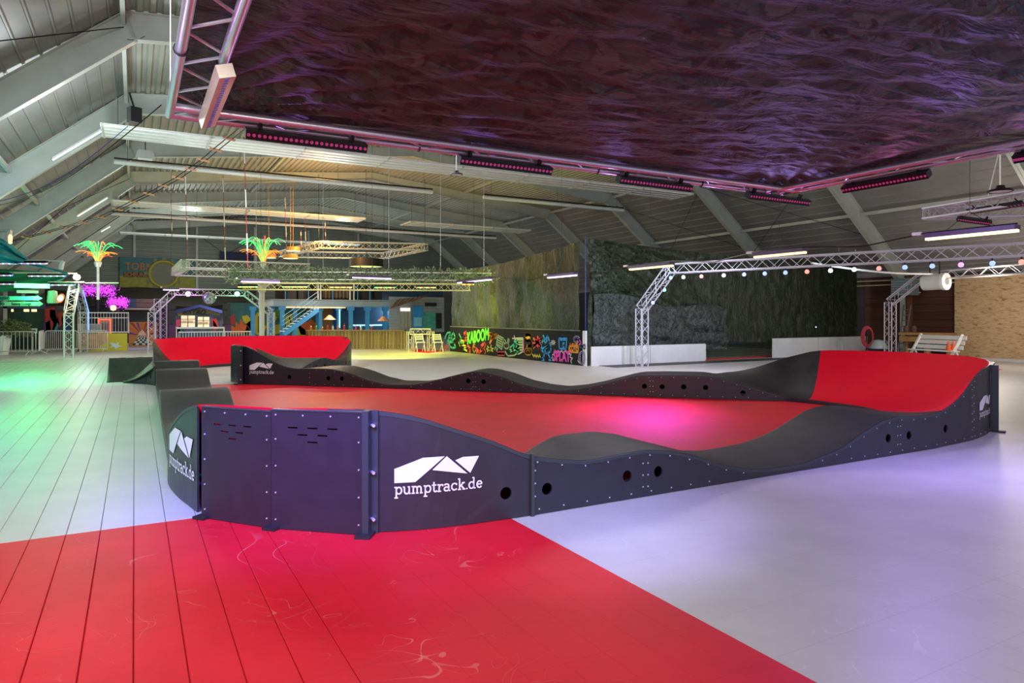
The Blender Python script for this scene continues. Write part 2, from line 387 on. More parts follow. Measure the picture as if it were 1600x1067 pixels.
# portal frames: welded I sections, each a part of the roof
def ibeam(b, p0, p1, h0, h1, w, tw=.02, tf=.025, side=(0, 1, 0)):
    """tapered I section; p0,p1 on its top line, web hangs below at right angles"""
    p0 = Vector(p0); p1 = Vector(p1); d = (p1 - p0).normalized(); s = Vector(side); dn = s.cross(d)
    if dn.z > 0: dn = -dn
    def quadbox(a0, a1, c0, c1, ww):
        vs = [a0 - s * ww / 2, a0 + s * ww / 2, c0 + s * ww / 2, c0 - s * ww / 2, a1 - s * ww / 2, a1 + s * ww / 2, c1 + s * ww / 2, c1 - s * ww / 2]
        b.add(vs, [(0, 1, 2, 3), (7, 6, 5, 4), (0, 4, 5, 1), (1, 5, 6, 2), (2, 6, 7, 3), (3, 7, 4, 0)])
    quadbox(p0, p1, p0 + dn * tf, p1 + dn * tf, w)
    quadbox(p0 + dn * (h0 - tf), p1 + dn * (h1 - tf), p0 + dn * h0, p1 + dn * h1, w)
    quadbox(p0, p1, p0 + dn * h0, p1 + dn * h1, tw)
FRAMES = [4.7, 11.0, 17.3, 23.6, 30.0, 36.3, 42.6, 49.0, 55.2]
for Y in FRAMES:
    b = MB(); zt = .33
    ibeam(b, (XL - .3, Y - .006, roof_z(XL) + zt - .25), (KL, Y - .006, HK + zt), .62, .62, .22)
    ibeam(b, (XR + .3, Y - .006, roof_z(XR) + zt - .25), (KR, Y - .006, HK + zt), .62, .62, .22)
    ibeam(b, (KL, Y, HK + zt), ((KL + KR) / 2, Y, HK + 1.15 + zt), .62, .42, .22)
    ibeam(b, (KR, Y + .001, HK + zt), ((KL + KR) / 2, Y, HK + 1.15 + zt), .62, .42, .22)
    for kx, sg in ((KL, 1), (KR, -1)):
        b.beam((kx - .02 * sg, Y - .1, HK + zt), (kx + .24 * sg, Y - .1, HK + zt - .66), .02, .10, up=(1, 0, 0)) if False else b.tube([(kx, Y - .06, HK + zt - .02), (kx + .24 * sg, Y - .06, HK + zt - .64)], .03, 4)
    b.beam((XL, Y, EAVE), (XL, Y, 0), .2, .3); b.beam((XR, Y, EAVE), (XR, Y, 0), .2, .2)
    b.build('roof_beam', STEEL, ceil)
for X in (KL - .02, -3.07, KR, 25.9, 6, 17):
    b = MB(); z = roof_z(X) + (.12 if X not in (6, 17) else .3)
    b.beam((X, YN, z), (X, YB, z), .09, .13); b.build('purlin', STEEL, ceil)
# bracing rods between the frames
b = MB()
for k, Y in enumerate(FRAMES[:-1]):
    if k in (1, 4):
        for xa, xb in ((KL, XL), ): b.tube([(xa, Y, roof_z(xa)), (xb + 1, FRAMES[k + 1], roof_z(xb + 1))], .012, 5); b.tube([(xb + 1, Y, roof_z(xb + 1)), (xa, FRAMES[k + 1], roof_z(xa))], .012, 5)
    if k in (0, 2, 3): b.tube([(KR + .4, Y, roof_z(KR + .4)), (XR - 2, FRAMES[k + 1], roof_z(XR - 2))], .012, 5); b.tube([(XR - 2, Y, roof_z(XR - 2)), (KR + .4, FRAMES[k + 1], roof_z(KR + .4))], .012, 5)
b.build('bracing_rod', BLACKM, ceil)
# walls
SIDING = mat('grey green siding', (.24, .27, .24), .5, .1, var=.1, scale=1)
b = MB(); z = 0; prof = []
while z < 9.6:
    for dz, dy in ((0, 0), (.16, 0), (.19, -.035), (.27, -.035)): prof.append((z + dz, dy))
    z += .30
vs = []
for z, dy in prof: vs += [(XL, YB + dy, z), (XR, YB + dy, z)]
b.add(vs, [(2 * i, 2 * i + 1, 2 * i + 3, 2 * i + 2) for i in range(len(prof) - 1)])
wb = struct(b, 'wall_back', SIDING, solid=.01)
for X in (0, 4.2, 8.4, 12.6, 16.8): MB().box((X, YB - .12, 4.4), (.16, .14, 8.8)).build('wall_post', STEEL, wb)
for X0, X1 in ((4.2, 8.4), (8.4, 12.6)):
    MB().tube([(X0, YB - .2, 5), (X1, YB - .2, 8)], .02, 5).tube([(X0, YB - .2, 8), (X1, YB - .2, 5)], .02, 5).build('bracing_rod', BLACKM, wb)
WALLD = mat('dark wall', (.05, .05, .05), .7, var=.2, scale=1)
struct(MB().box((XL - .05, (YN + YB) / 2, EAVE / 2), (.1, YB - YN, EAVE)), 'wall_left', WALLD)
BROWN = mat('dark red brown boarding', (.075, .022, .012), .5, var=.3, scale=1.2, stretch=(1, .2, 3))
wr = struct(MB().box((XR + .1, (YN + YB) / 2, EAVE / 2), (.1, YB - YN, EAVE + .2)), 'wall_right', WALLD)
for i in range(11):
    MB().box((XR + .01, 17.1, .16 + i * .31), (.05, 3.9, .295)).build('plank', BROWN, wr)
MB().box((XR - .05, 17.0, 1.7), (.07, .22, 3.4)).build('wall_post', mat('rust brown post', (.16, .055, .02), .5), wr)

# ================================================================== the pump track
FR = [(1.56, .97), (1.92, .91), (2.2, .81), (2.54, .69), (2.96, .51), (3.23, .44), (3.61, .41), (3.9, .43), (4.19, .44), (4.48, .41), (4.73, .35), (4.94, .29), (5.16, .21), (5.43, .14), (5.72, .09), (5.91, .08), (6.42, .075), (6.66, .11), (6.92, .15), (7.16, .2), (7.39, .29), (7.63, .37), (7.88, .44), (8.2, .47), (8.53, .45), (8.88, .44), (9.17, .47), (9.5, .56), (9.78, .68), (10.02, .82), (10.2, .95)]
FL = [(3.2, .2), (3.45, .3), (3.71, .39), (3.93, .44), (4.38, .44), (4.67, .39), (4.95, .31), (5.27, .22), (5.66, .11), (5.98, .08), (6.22, .08), (6.69, .1), (7.05, .16), (7.35, .24), (7.71, .37), (7.93, .44), (8.17, .47), (8.44, .47), (8.67, .44), (9.15, .34), (9.53, .25)]
DG = [(3.5, .42), (3.8, .43), (4.1, .43), (4.35, .39), (4.6, .30), (4.85, .18), (5.2, .09), (5.64, .1), (5.98, .18), (6.32, .32), (6.64, .43), (6.8, .45), (6.92, .43), (7.19, .35), (7.5, .2), (7.81, .11), (8.12, .07), (8.41, .11), (8.71, .2), (9.04, .33), (9.32, .44), (9.64, .46), (10.23, .47), (10.42, .45), (10.72, .36), (10.94, .26), (11.16, .17), (11.42, .1)]
def hump(y):
    for c, h, w in ((13.4, .40, 1.55), (18.3, .43, 1.55), (21.2, .46, 1.4)):
        if abs(y - c) < w: return .11 + (h - .11) * (.5 + .5 * math.cos(PI * (y - c) / w))
    return .11
ST = []   # stations: right x, y, left x, y, right height, left height, tag
def st(rx, ry, lx, ly, zr, zl, t=''): ST.append((rx, ry, lx, ly, zr, zl, t))
# near left corner
st(.35, 8.9, 1.43, 8.9, .16, .13, 'corner')
st(.33, 8.3, 1.43, 8.4, .30, .13)
st(.31, 7.67, 1.45, 7.8, .53, .12)
st(.36, 7.15, 1.50, 7.4, .74, .11)
st(.43, 6.75, 1.58, 7.15, .88, .10, 'red')
st(.55, 6.3, 1.75, 6.85, .95, .10)
st(.97, 5.74, 2.1, 6.5, .96, .10)
st(1.52, 5.27, 2.45, 6.3, .97, .10, 'black')
st(1.92, 5.10, 2.7, 6.18, .91, .10)
st(2.27, 5.03, 2.95, 6.1, .79, .10)
st(2.60, 5.00, 3.10, 6.06, .665, .13)
st(2.96, 4.98, 3.28, 6.05, .51, .22, 'front')
for i, X in enumerate([3.4 + .16 * k for k in range(36)]):
    st(X, 4.98, max(X, 3.5 + (X - 3.4) * .8) if X < 3.9 else X, 6.05, interp(FR, X), interp(FL, X), 'front2' if abs(X - 4.2) < .01 else ('front3' if abs(X - 8.2) < .01 else ''))
st(9.17, 5.0, 9.12, 6.08, .47, .32, 'red')
st(9.5, 5.02, 9.45, 6.13, .56, .22)
st(9.78, 5.04, 9.7, 6.18, .68, .17)
st(10.05, 5.07, 9.9, 6.25, .83, .13, 'berm')
st(10.45, 5.15, 10.2, 6.38, .95, .10)
st(11.0, 5.32, 10.6, 6.62, .99, .10)
st(12.0, 5.85, 11.0, 6.95, 1.0, .10)
st(12.85, 6.65, 11.25, 7.35, 1.0, .10, 'berm2')
st(13.12, 7.6, 11.42, 7.8, 1.0, .09)
st(12.98, 8.5, 11.5, 8.25, 1.0, .08)
st(12.6, 9.3, 11.5, 8.75, .98, .08, 'black')
st(12.38, 9.72, 11.42, 9.1, .87, .09)
st(12.12, 10.0, 11.3, 9.3, .75, .12, 'diag')
x = 11.08
while x > 4.0:
    zl = interp(DG, x); zr = zl if x < 10.5 else max(zl, interp([(10.5, .45), (10.8, .5), (11.1, .61)], x))
    st(x + .76, 21.36 - x, x, 20.6 - x, zr, zl, 'diag2' if abs(x - 9.53) < .08 else ('diag3' if abs(x - 6.73) < .08 else ''))
    x -= .155
# hairpin bank
st(4.5, 17.6, 3.72, 16.88, .42, .43, 'pin')
st(4.15, 17.95, 3.45, 17.18, .33, .42)
st(3.92, 18.2, 3.12, 17.47, .2, .52)
st(3.78, 18.42, 2.78, 17.78, .12, .75)
st(3.68, 18.65, 2.52, 18.05, .10, .92, 'red')
st(3.62, 18.85, 2.36, 18.35, .10, .96)
st(3.6, 19.05, 2.27, 18.95, .10, .96)
st(3.7, 19.3, 2.45, 19.55, .10, .95)
st(3.95, 19.62, 2.95, 20.2, .14, .82, 'black')
st(4.5, 20.15, 3.72, 20.92, .35, .5, 'leg')
st(5.0, 20.62, 4.2, 21.4, .45, .43)
st(5.5, 21.1, 4.7, 21.9, .33, .28)
st(5.95, 21.7, 5.1, 22.3, .40, .15)
st(6.3, 22.4, 5.35, 22.7, .66, .10)
st(6.47, 23.0, 5.44, 22.95, .85, .10, 'red')
for k, a in enumerate(range(12, 172, 12)):
    t = math.radians(a); st(3.5 + 3 * math.cos(t), 23 + 3 * math.sin(t), 3.5 + 1.95 * math.cos(t), 23 + 1.95 * math.sin(t), .99, .10, 'back' if k in (1, 5, 9) else '')
t = math.radians(172); st(3.5 + 3 * math.cos(t), 23 + 3 * math.sin(t), 3.5 + 1.95 * math.cos(t), 23 + 1.95 * math.sin(t), .96, .10, 'black')
st(.5, 22.95, 1.55, 22.95, .86, .12)
st(.5, 22.5, 1.55, 22.6, .62, .16)
y = 22.1
first = True
while y > 9.1:
    xr = .35 + .15 * (y - 9) / 13; z = hump(y)
    st(xr, y, xr + 1.08, y, z, z, 'left' if first else ('left2' if abs(y - 17.05) < .12 else ('left3' if abs(y - 12.2) < .12 else '')))
    first = False; y -= .23
# Catmull-Rom through the closed chain of stations
def cr(p, i, t):
    n = len(p); a, b_, c, d = p[(i - 1) % n], p[i % n], p[(i + 1) % n], p[(i + 2) % n]
    out = []
    for k in range(6):
        A, B, C_, D = a[k], b_[k], c[k], d[k]
        out.append(.5 * (2 * B + (C_ - A) * t + (2 * A - 5 * B + 4 * C_ - D) * t * t + (3 * B - A - 3 * C_ + D) * t ** 3))
    return out
SUB = 3
SEC = []; colour = 'black'
mods = []; cur = None
for i, s in enumerate(ST):
    t = s[6]
    if t == 'red': colour = 'red'
    elif t == 'black': colour = 'black'
    if t or cur is None:
        cur = dict(col=colour if t in ('red', 'black') or cur is None else colour, rows=[], tag=t); mods.append(cur)
    for j in range(SUB): cur['rows'].append(cr(ST, i, j / SUB))
for a, b_ in zip(mods, mods[1:] + mods[:1]): a['end'] = b_['rows'][0]
track = thing('pump_track', 'black modular pump track loop with wavy rollers and red banked corners', 'pump track', (6, 12, 0))
NU = 14
def surf_pt(r, u, dz=0.0):
    rx, ry, lx, ly, zr, zl = r
    # banked like a quarter pipe when the two sides differ
    k = min(1, abs(zr - zl) / .5); p = 1 + 1.25 * k
    if zr >= zl: z = zl + (zr - zl) * (u ** p)
    else: z = zr + (zl - zr) * ((1 - u) ** p)
    return (lx + (rx - lx) * u, ly + (ry - ly) * u, z + dz)
EDGE_R = []; EDGE_L = []
for m in mods:
    rows = m['rows'] + [m['end']]; T = .02
    b = MB(); n = len(rows)
    top = [surf_pt(r, u / NU) for r in rows for u in range(NU + 1)]; bot = [(x_, y_, max(.001, z_ - T)) for x_, y_, z_ in top]
    W_ = NU + 1; K = len(top); fs = []
    for i in range(n - 1):
        for j in range(NU):
            a, c = i * W_ + j, (i + 1) * W_ + j
            fs += [(a, c, c + 1, a + 1), (K + a, K + a + 1, K + c + 1, K + c)]
        fs += [(i * W_, K + i * W_, K + (i + 1) * W_, (i + 1) * W_), (i * W_ + NU, (i + 1) * W_ + NU, K + (i + 1) * W_ + NU, K + i * W_ + NU)]
    for j in range(NU): fs += [(j, j + 1, K + j + 1, K + j), ((n - 1) * W_ + j, K + (n - 1) * W_ + j, K + (n - 1) * W_ + j + 1, (n - 1) * W_ + j + 1)]
    b.add(top + bot, fs)
    o = b.build('riding_surface', DECKR if m['col'] == 'red' else DECK, track, smooth=True)
    o['label'] = ('red' if m['col'] == 'red' else 'black') + ' riding surface'
    m['R'] = [(r[0], r[1], r[4]) for r in rows]; m['L'] = [(r[2], r[3], r[5]) for r in rows]

def arc(pts):
    s = [0]
    for a, b_ in zip(pts, pts[1:]): s.append(s[-1] + math.hypot(b_[0] - a[0], b_[1] - a[1]))
    return s
class Path:
    """plan line with a top height; pos(s) gives the point, side() the outward normal"""
    def __init__(p, pts, sign):
        q = [pts[0]]
        for a in pts[1:]:
            if math.hypot(a[0] - q[-1][0], a[1] - q[-1][1]) > .004: q.append(a)
        p.p = q; p.s = arc(q); p.sign = sign
    def pos(p, s):
        s = min(max(s, 0), p.s[-1]); i = 0
        while i < len(p.s) - 2 and p.s[i + 1] < s: i += 1
        t = (s - p.s[i]) / max(1e-9, p.s[i + 1] - p.s[i]); a, b_ = p.p[i], p.p[i + 1]
        d = Vector((b_[0] - a[0], b_[1] - a[1], 0)).normalized(); nrm = Vector((d.y, -d.x, 0)) * p.sign
        return Vector((a[0] + (b_[0] - a[0]) * t, a[1] + (b_[1] - a[1]) * t, 0)), nrm, a[2] + (b_[2] - a[2]) * t
    def nearest(p, X, Y):
        return min((((a[0] - X) ** 2 + (a[1] - Y) ** 2, s) for a, s in zip(p.p, p.s)))[1]
def panel(path, name, m, parent, holes=(), slots=(), out=.012, thick=.018, drop=.018, s0=0, s1=None, bot=.004):
    s1 = path.s[-1] if s1 is None else s1
    ss = [s0] + [s for s in path.s if s0 + .01 < s < s1 - .01] + [s1]
    vs = []; ed = []
    def loop(pts):
        o = len(vs); vs.extend([Vector(p) for p in pts]); ed.extend([(o + i, o + (i + 1) % len(pts)) for i in range(len(pts))])
    outer = [(s, bot) for s in ss] + [(s, max(bot + .01, path.pos(s)[2] - drop)) for s in reversed(ss)]
    loop(outer)
    loops = []
    for hs, hz, hr in holes: lp = [(hs + hr * math.cos(2 * PI * k / 22), hz + hr * math.sin(2 * PI * k / 22)) for k in range(22)]; loops.append(lp); loop(lp)
    for (a, z, w, h) in slots: lp = [(a - w / 2, z - h / 2), (a + w / 2, z - h / 2), (a + w / 2, z + h / 2), (a - w / 2, z + h / 2)]; loops.append(lp); loop(lp)
    def inside(pt, poly):
        c = False; n = len(poly)
        for i in range(n):
            (x1, y1), (x2, y2) = poly[i], poly[i - 1]
            if (y1 > pt[1]) != (y2 > pt[1]) and pt[0] < (x2 - x1) * (pt[1] - y1) / (y2 - y1) + x1: c = not c
        return c
    V, E_, Fc = delaunay_2d_cdt(vs, ed, [], 0, 1e-6)[:3]
    tris = []
    for f_ in Fc:
        cx = sum(V[i][0] for i in f_) / len(f_), sum(V[i][1] for i in f_) / len(f_)
        if inside(cx, outer) and not any(inside(cx, l) for l in loops): tris.append(tuple(f_))
    from collections import Counter
    cnt = Counter(tuple(sorted((f_[i], f_[(i + 1) % 3]))) for f_ in tris for i in range(3))
    fr = []; bk = []
    for v in V:
        q, nn, _ = path.pos(v[0]); q = Vector((q.x, q.y, v[1])); fr.append(q + nn * out); bk.append(q + nn * (out - thick))
    K = len(V); fs = list(tris) + [tuple(K + i for i in reversed(f_)) for f_ in tris]
    fs += [(a, b_, K + b_, K + a) for (a, b_), c in cnt.items() if c == 1]
    return MB().add(fr + bk, fs).build(name, m, parent)
BOLTS = MB()
def bolt(path, s, z, out=.014, r=.0075):
    q, nn, _ = path.pos(s); c = Vector((q.x, q.y, z)) + nn * out; t = Vector((-nn.y, nn.x, 0)); u = Vector((0, 0, 1)); k = 6
    vs = [c + (t * math.cos(2 * PI * i / k) + u * math.sin(2 * PI * i / k)) * r for i in range(k)]; vs += [v + nn * .005 for v in vs]
    BOLTS.add(vs, [tuple(range(k, 2 * k))] + [(i, (i + 1) % k, k + (i + 1) % k, k + i) for i in range(k)])
def rim(path, parent, s0=0, s1=None, out=.016):
    s1 = path.s[-1] if s1 is None else s1; ss = [s0] + [s for s in path.s if s0 < s < s1] + [s1]; b = MB(); vs = []
    for s in ss:
        q, nn, z = path.pos(s)
        vs += [Vector((q.x, q.y, z - .004)) + nn * out, Vector((q.x, q.y, z - .004)) - nn * .004, Vector((q.x, q.y, z - .034)) - nn * .004, Vector((q.x, q.y, z - .034)) + nn * out]
    n = len(ss); fs = [(4 * i + j, 4 * i + (j + 1) % 4, 4 * i + 4 + (j + 1) % 4, 4 * i + 4 + j) for i in range(n - 1) for j in range(4)] + [(0, 1, 2, 3), (4 * n - 1, 4 * n - 2, 4 * n - 3, 4 * n - 4)]
    b.add(vs, fs).build('panel_rim', PANEDGE, parent)
def group_rows(tags, side):
    out = []
    for m in mods:
        if m['tag'] in tags: out += m[side][:-1] if m is not mods[-1] else m[side]
    return out
def span(i0, i1, side):   # modules i0..i1 joined
    out = []
    for m in mods[i0:i1]: out += m[side][:-1]
    return out + [mods[i1 - 1][side][-1]]
T = [m['tag'] for m in mods]
def idx(t, k=0): return [i for i, x_ in enumerate(T) if x_ == t][k]
FRONT_HOLES = [(2.69, .22), (3.17, .21), (4.0, .22), (4.38, .22), (7.99, .22), (8.4, .22), (9.29, .23), (9.73, .24)]
DIAG_HOLES = [(6.62, .23), (6.89, .22), (9.43, .22), (9.67, .22), (10.02, .23), (10.29, .23), (10.84, .14), (4.35, .2), (4.05, .2)]
def make_side(pts, sign, holes=(), slots=(), bolts=True, rimmed=True, r=.052):
    p = Path(pts, sign)
    hs = [(p.nearest(X, Y), z, r) for X, Y, z in holes]
    o = panel(p, 'side_panel', PANEL, track, hs, slots)
    if rimmed: rim(p, track)
    if bolts:
        s = .05
        while s < p.s[-1]:
            z = p.pos(s)[2]
            if z > .1: bolt(p, s, z - .045, .017)
            if z > .2: bolt(p, s + .02, .05)
            s += .25
        for s in (.03, p.s[-1] - .03):
            z = p.pos(s)[2] - .12
            while z > .08: bolt(p, s, z); z -= .11
    return p
# outer panels of the near left corner, the front straight and the right bank
i_c, i_f, i_f2, i_f3, i_b = idx('corner'), idx('front'), idx('front2'), idx('front3'), idx('berm')
pl_left = make_side(span(i_c, idx('red', 0), 'R') + mods[idx('red', 0)]['R'][:3], 1, holes=[(.33, 8.1, .2)], bolts=False)
rb_rows = span(idx('black', 0), i_f, 'R')
pl_front = make_side(mods[idx('red', 0)]['R'][-2:-1] + rb_rows, 1, holes=[(2.69, 4.98, .22)], bolts=False)
def hh(lo, hi): return [(X, 4.98, z) for X, z in FRONT_HOLES if lo < X < hi]
make_side(span(i_f, i_f2, 'R'), 1, hh(3, 4.2)); make_side(span(i_f2, i_f3, 'R'), 1, hh(4.2, 8.2))
make_side(span(i_f3, idx('red', 1), 'R') + mods[idx('red', 1)]['R'], 1, hh(8.2, 9.5))
pl_right = make_side(span(i_b, i_b + 1, 'R'), 1, bolts=True, holes=[])
make_side(span(i_b + 1, idx('diag'), 'R'), 1, bolts=False)
for a, b_ in ((idx('diag'), idx('diag2')), (idx('diag2'), idx('diag3')), (idx('diag3'), idx('pin')), (idx('pin'), idx('leg'))):
    make_side(span(a, b_, 'R'), 1, bolts=False, holes=[(X + .76, 21.36 - X, z) for X, z in DIAG_HOLES[2:6] if mods[a]['R'][0][0] > X + .76 > mods[b_ - 1]['R'][-1][0]])
k_leg = idx('leg'); k_back = idx('red', 3)
make_side(span(k_leg, k_back, 'R'), 1, holes=[(4.65, 20.3, .2), (5.0, 20.62, .2), (5.95, 21.7, .2), (6.22, 22.2, .2)])
pl_back = make_side(span(k_back, idx('back'), 'R'), 1)
make_side(span(idx('back'), idx('black', 3), 'R'), 1, bolts=False)
make_side(span(idx('black', 3), idx('left2'), 'R'), 1, bolts=False); make_side(span(idx('left2'), idx('left3'), 'R'), 1, bolts=False); make_side(span(idx('left3'), len(mods), 'R'), 1, bolts=False)
# inner panels
for a, b_ in ((0, i_f), (i_f, i_f2), (i_f2, i_f3), (i_f3, i_b), (i_b, idx('black', 1)), (idx('black', 1), idx('diag'))):
    make_side(span(a, b_, 'L'), -1, bolts=False)
for a, b_ in ((idx('diag'), idx('diag2')), (idx('diag2'), idx('diag3')), (idx('diag3'), idx('pin'))):
    lo, hi = mods[b_ - 1]['L'][-1][0], mods[a]['L'][0][0]
    make_side(span(a, b_, 'L'), -1, holes=[(X, 20.6 - X, z) for X, z in DIAG_HOLES if lo + .1 < X < hi - .1 and X < 10.9])
pl_pin = make_side(span(idx('pin'), idx('red', 2), 'L') + mods[idx('red', 2)]['L'][:2], -1, bolts=False, holes=[(3.3, 17.3, .2)])
make_side(span(idx('red', 2), idx('black', 2), 'L'), -1, bolts=False)
for a, b_ in ((idx('black', 2), k_back), (k_back, idx('black', 3)), (idx('black', 3), idx('left2')), (idx('left2'), idx('left3')), (idx('left3'), len(mods))):
    make_side(span(a, b_, 'L'), -1, bolts=False)
# flat slotted backs of the near left corner
def flat(p0, p1, ztop, slotted=True):
    P = Path([(p0[0], p0[1], ztop), ((p0[0] + p1[0]) / 2, (p0[1] + p1[1]) / 2, ztop), (p1[0], p1[1], ztop)], 1); L = P.s[-1]; k = L / .8
    sl = []
    if slotted:
        for r_, (zz, xs) in enumerate(((ztop - .13, (.20, .40, .60)), (ztop - .185, (.30, .50)), (ztop - .24, (.40,)))):
            sl += [(L * (.02 + xx * 1.08) , zz, .085 * k, .013) for xx in xs]
    panel(P, 'back_panel', PANEL, track, (), sl, out=.02, drop=0)
    for s in (.04, L - .04):
        for z in (.08, .29, .5, .71): bolt(P, s, z * ztop / .93, .022)
    for i in range(4): bolt(P, .04 + (L - .08) * i / 3, ztop - .03, .022)
    b = MB(); d = Vector((p1[0] - p0[0], p1[1] - p0[1], 0)).normalized(); nn = Vector((d.y, -d.x, 0))
    a = Vector((p0[0], p0[1], ztop + .008)); c = Vector((p1[0], p1[1], ztop + .008))
    b.beam(a, c, .05, .012); b.build('panel_rim', PANEDGE, track)
    return P
fa = flat((.51, 6.28), (.97, 5.69), .93); fb = flat((.97, 5.69), (1.565, 5.165), .945)
# outer flats of the other corners
flat((11.02, 5.30), (11.75, 5.62), .97, True)
flat((2.21, 19.0), (2.37, 18.13), .93, True)
flat((6.44, 23.5), (6.3, 24.4), .95, True)
# upright joint posts with a bolted foot
def post(X, Y, h, ang):
    M = Matrix.Rotation(ang, 3, 'Z'); c = Vector((X, Y, 0))
    b = MB().box(c + Vector((0, 0, h / 2)), (.05, .10, h), R=M)
    b.box(c + M @ Vector((.05, .03, h / 2)), (.06, .012, h), R=M)
    p_ = b.build('joint_post', PANEDGE, track)
    MB().box(c + M @ Vector((0, -.05, .012)), (.12, .16, .024), R=M).build('foot_plate', BLACKP, p_)
    for z in (.12, h * .5, h * .88): 
        MB().lathe(c + M @ Vector((.045, -.0, z)), [(.0, -.025), (.013, -.025), (.013, .02), (0, .02)], 8, 'Y').build('bolt_head', ZINC, p_)
post(1.585, 5.17, .965, math.radians(-35)); post(11.06, 5.27, .98, math.radians(20)); post(6.46, 23.45, .97, math.radians(80)); post(2.3, 18.1, .95, math.radians(-70))
for X, Y in ((.5, 6.25), (.96, 5.66)): MB().box((X, Y, .012), (.12, .10, .024), math.radians(-50)).build('foot_plate', BLACKP, track)
MB().box((2.955, 4.955, .265), (.03, .03, .53)).build('joint_strip', PANEDGE, track)
MB().box((.325, 7.72, .27), (.03, .03, .54)).build('joint_strip', PANEDGE, track)
o = BOLTS.build('bolts', ZINC, track); o['kind'] = 'stuff'; o['label'] = 'small zinc bolts along the side panels'

# white logo stickers: three folded shapes over the slab serif web address
def glyph_strokes():
    """letters of the address as thick strokes in a 1 unit x height"""
    def a_(cx, cy, rx, ry, a0, a1, n=10): return [(cx + rx * math.cos(math.radians(a0 + (a1 - a0) * i / n)), cy + ry * math.sin(math.radians(a0 + (a1 - a0) * i / n))) for i in range(n + 1)]
    G = {}
    G['p'] = (1.18, [[(.25, -.42), (.25, 1)], [(.0, .93), (.28, .93)], [(.0, -.42), (.52, -.42)], a_(.62, .5, .38, .43, 0, 360, 18)])
    G['u'] = (1.22, [[(.22, .95), (.22, .4)] + a_(.55, .38, .33, .33, 180, 360), [(.9, 1), (.9, .05)], [(.0, .93), (.25, .93)], [(.68, .93), (.92, .93)], [(.88, .06), (1.12, .06)]])
    G['m'] = (1.72, [[(.25, .05), (.25, 1)], [(.0, .93), (.28, .93)], [(.0, .06), (.48, .06)], a_(.52, .6, .28, .32, 180, 0, 8) + [(.8, .05)], [(.62, .06), (1.0, .06)], a_(1.08, .6, .28, .32, 180, 0, 8) + [(1.36, .05)], [(1.18, .06), (1.6, .06)]])
    G['t'] = (.82, [[(.3, 1.35), (.3, .35)] + a_(.52, .32, .22, .26, 180, 340, 8), [(.0, .93), (.68, .93)]])
    G['r'] = (.92, [[(.25, .05), (.25, 1)], [(.0, .93), (.28, .93)], [(.0, .06), (.55, .06)], a_(.62, .52, .34, .4, 180, 70, 7), [(.78, .95), (.78, .68)]])
    G['a'] = (1.12, [a_(.42, .68, .34, .26, 155, 0, 8) + [(.76, .05)], [(.76, .06), (1.0, .06)], a_(.42, .3, .34, .25, 0, 360, 16)])
    G['c'] = (1.02, [a_(.5, .5, .42, .43, 50, 320, 16), [(.8, .92), (.8, .68)]])
    G['k'] = (1.22, [[(.25, .05), (.25, 1.5)], [(.0, 1.46), (.28, 1.46)], [(.0, .06), (.48, .06)], [(.28, .42), (.85, .93)], [(.5, .58), (.95, .06)], [(.62, .93), (1.05, .93)], [(.7, .06), (1.14, .06)]])
    G['.'] = (.42, [[(.16, .0), (.16, .18)]])
    G['d'] = (1.22, [[(.82, .05), (.82, 1.5)], [(.58, 1.46), (.84, 1.46)], [(.8, .06), (1.1, .06)], a_(.45, .48, .38, .43, 0, 360, 18)])
    G['e'] = (1.0, [[(.12, .52), (.82, .52)], a_(.48, .5, .38, .43, 0, 325, 18)])
    return G
G = glyph_strokes()
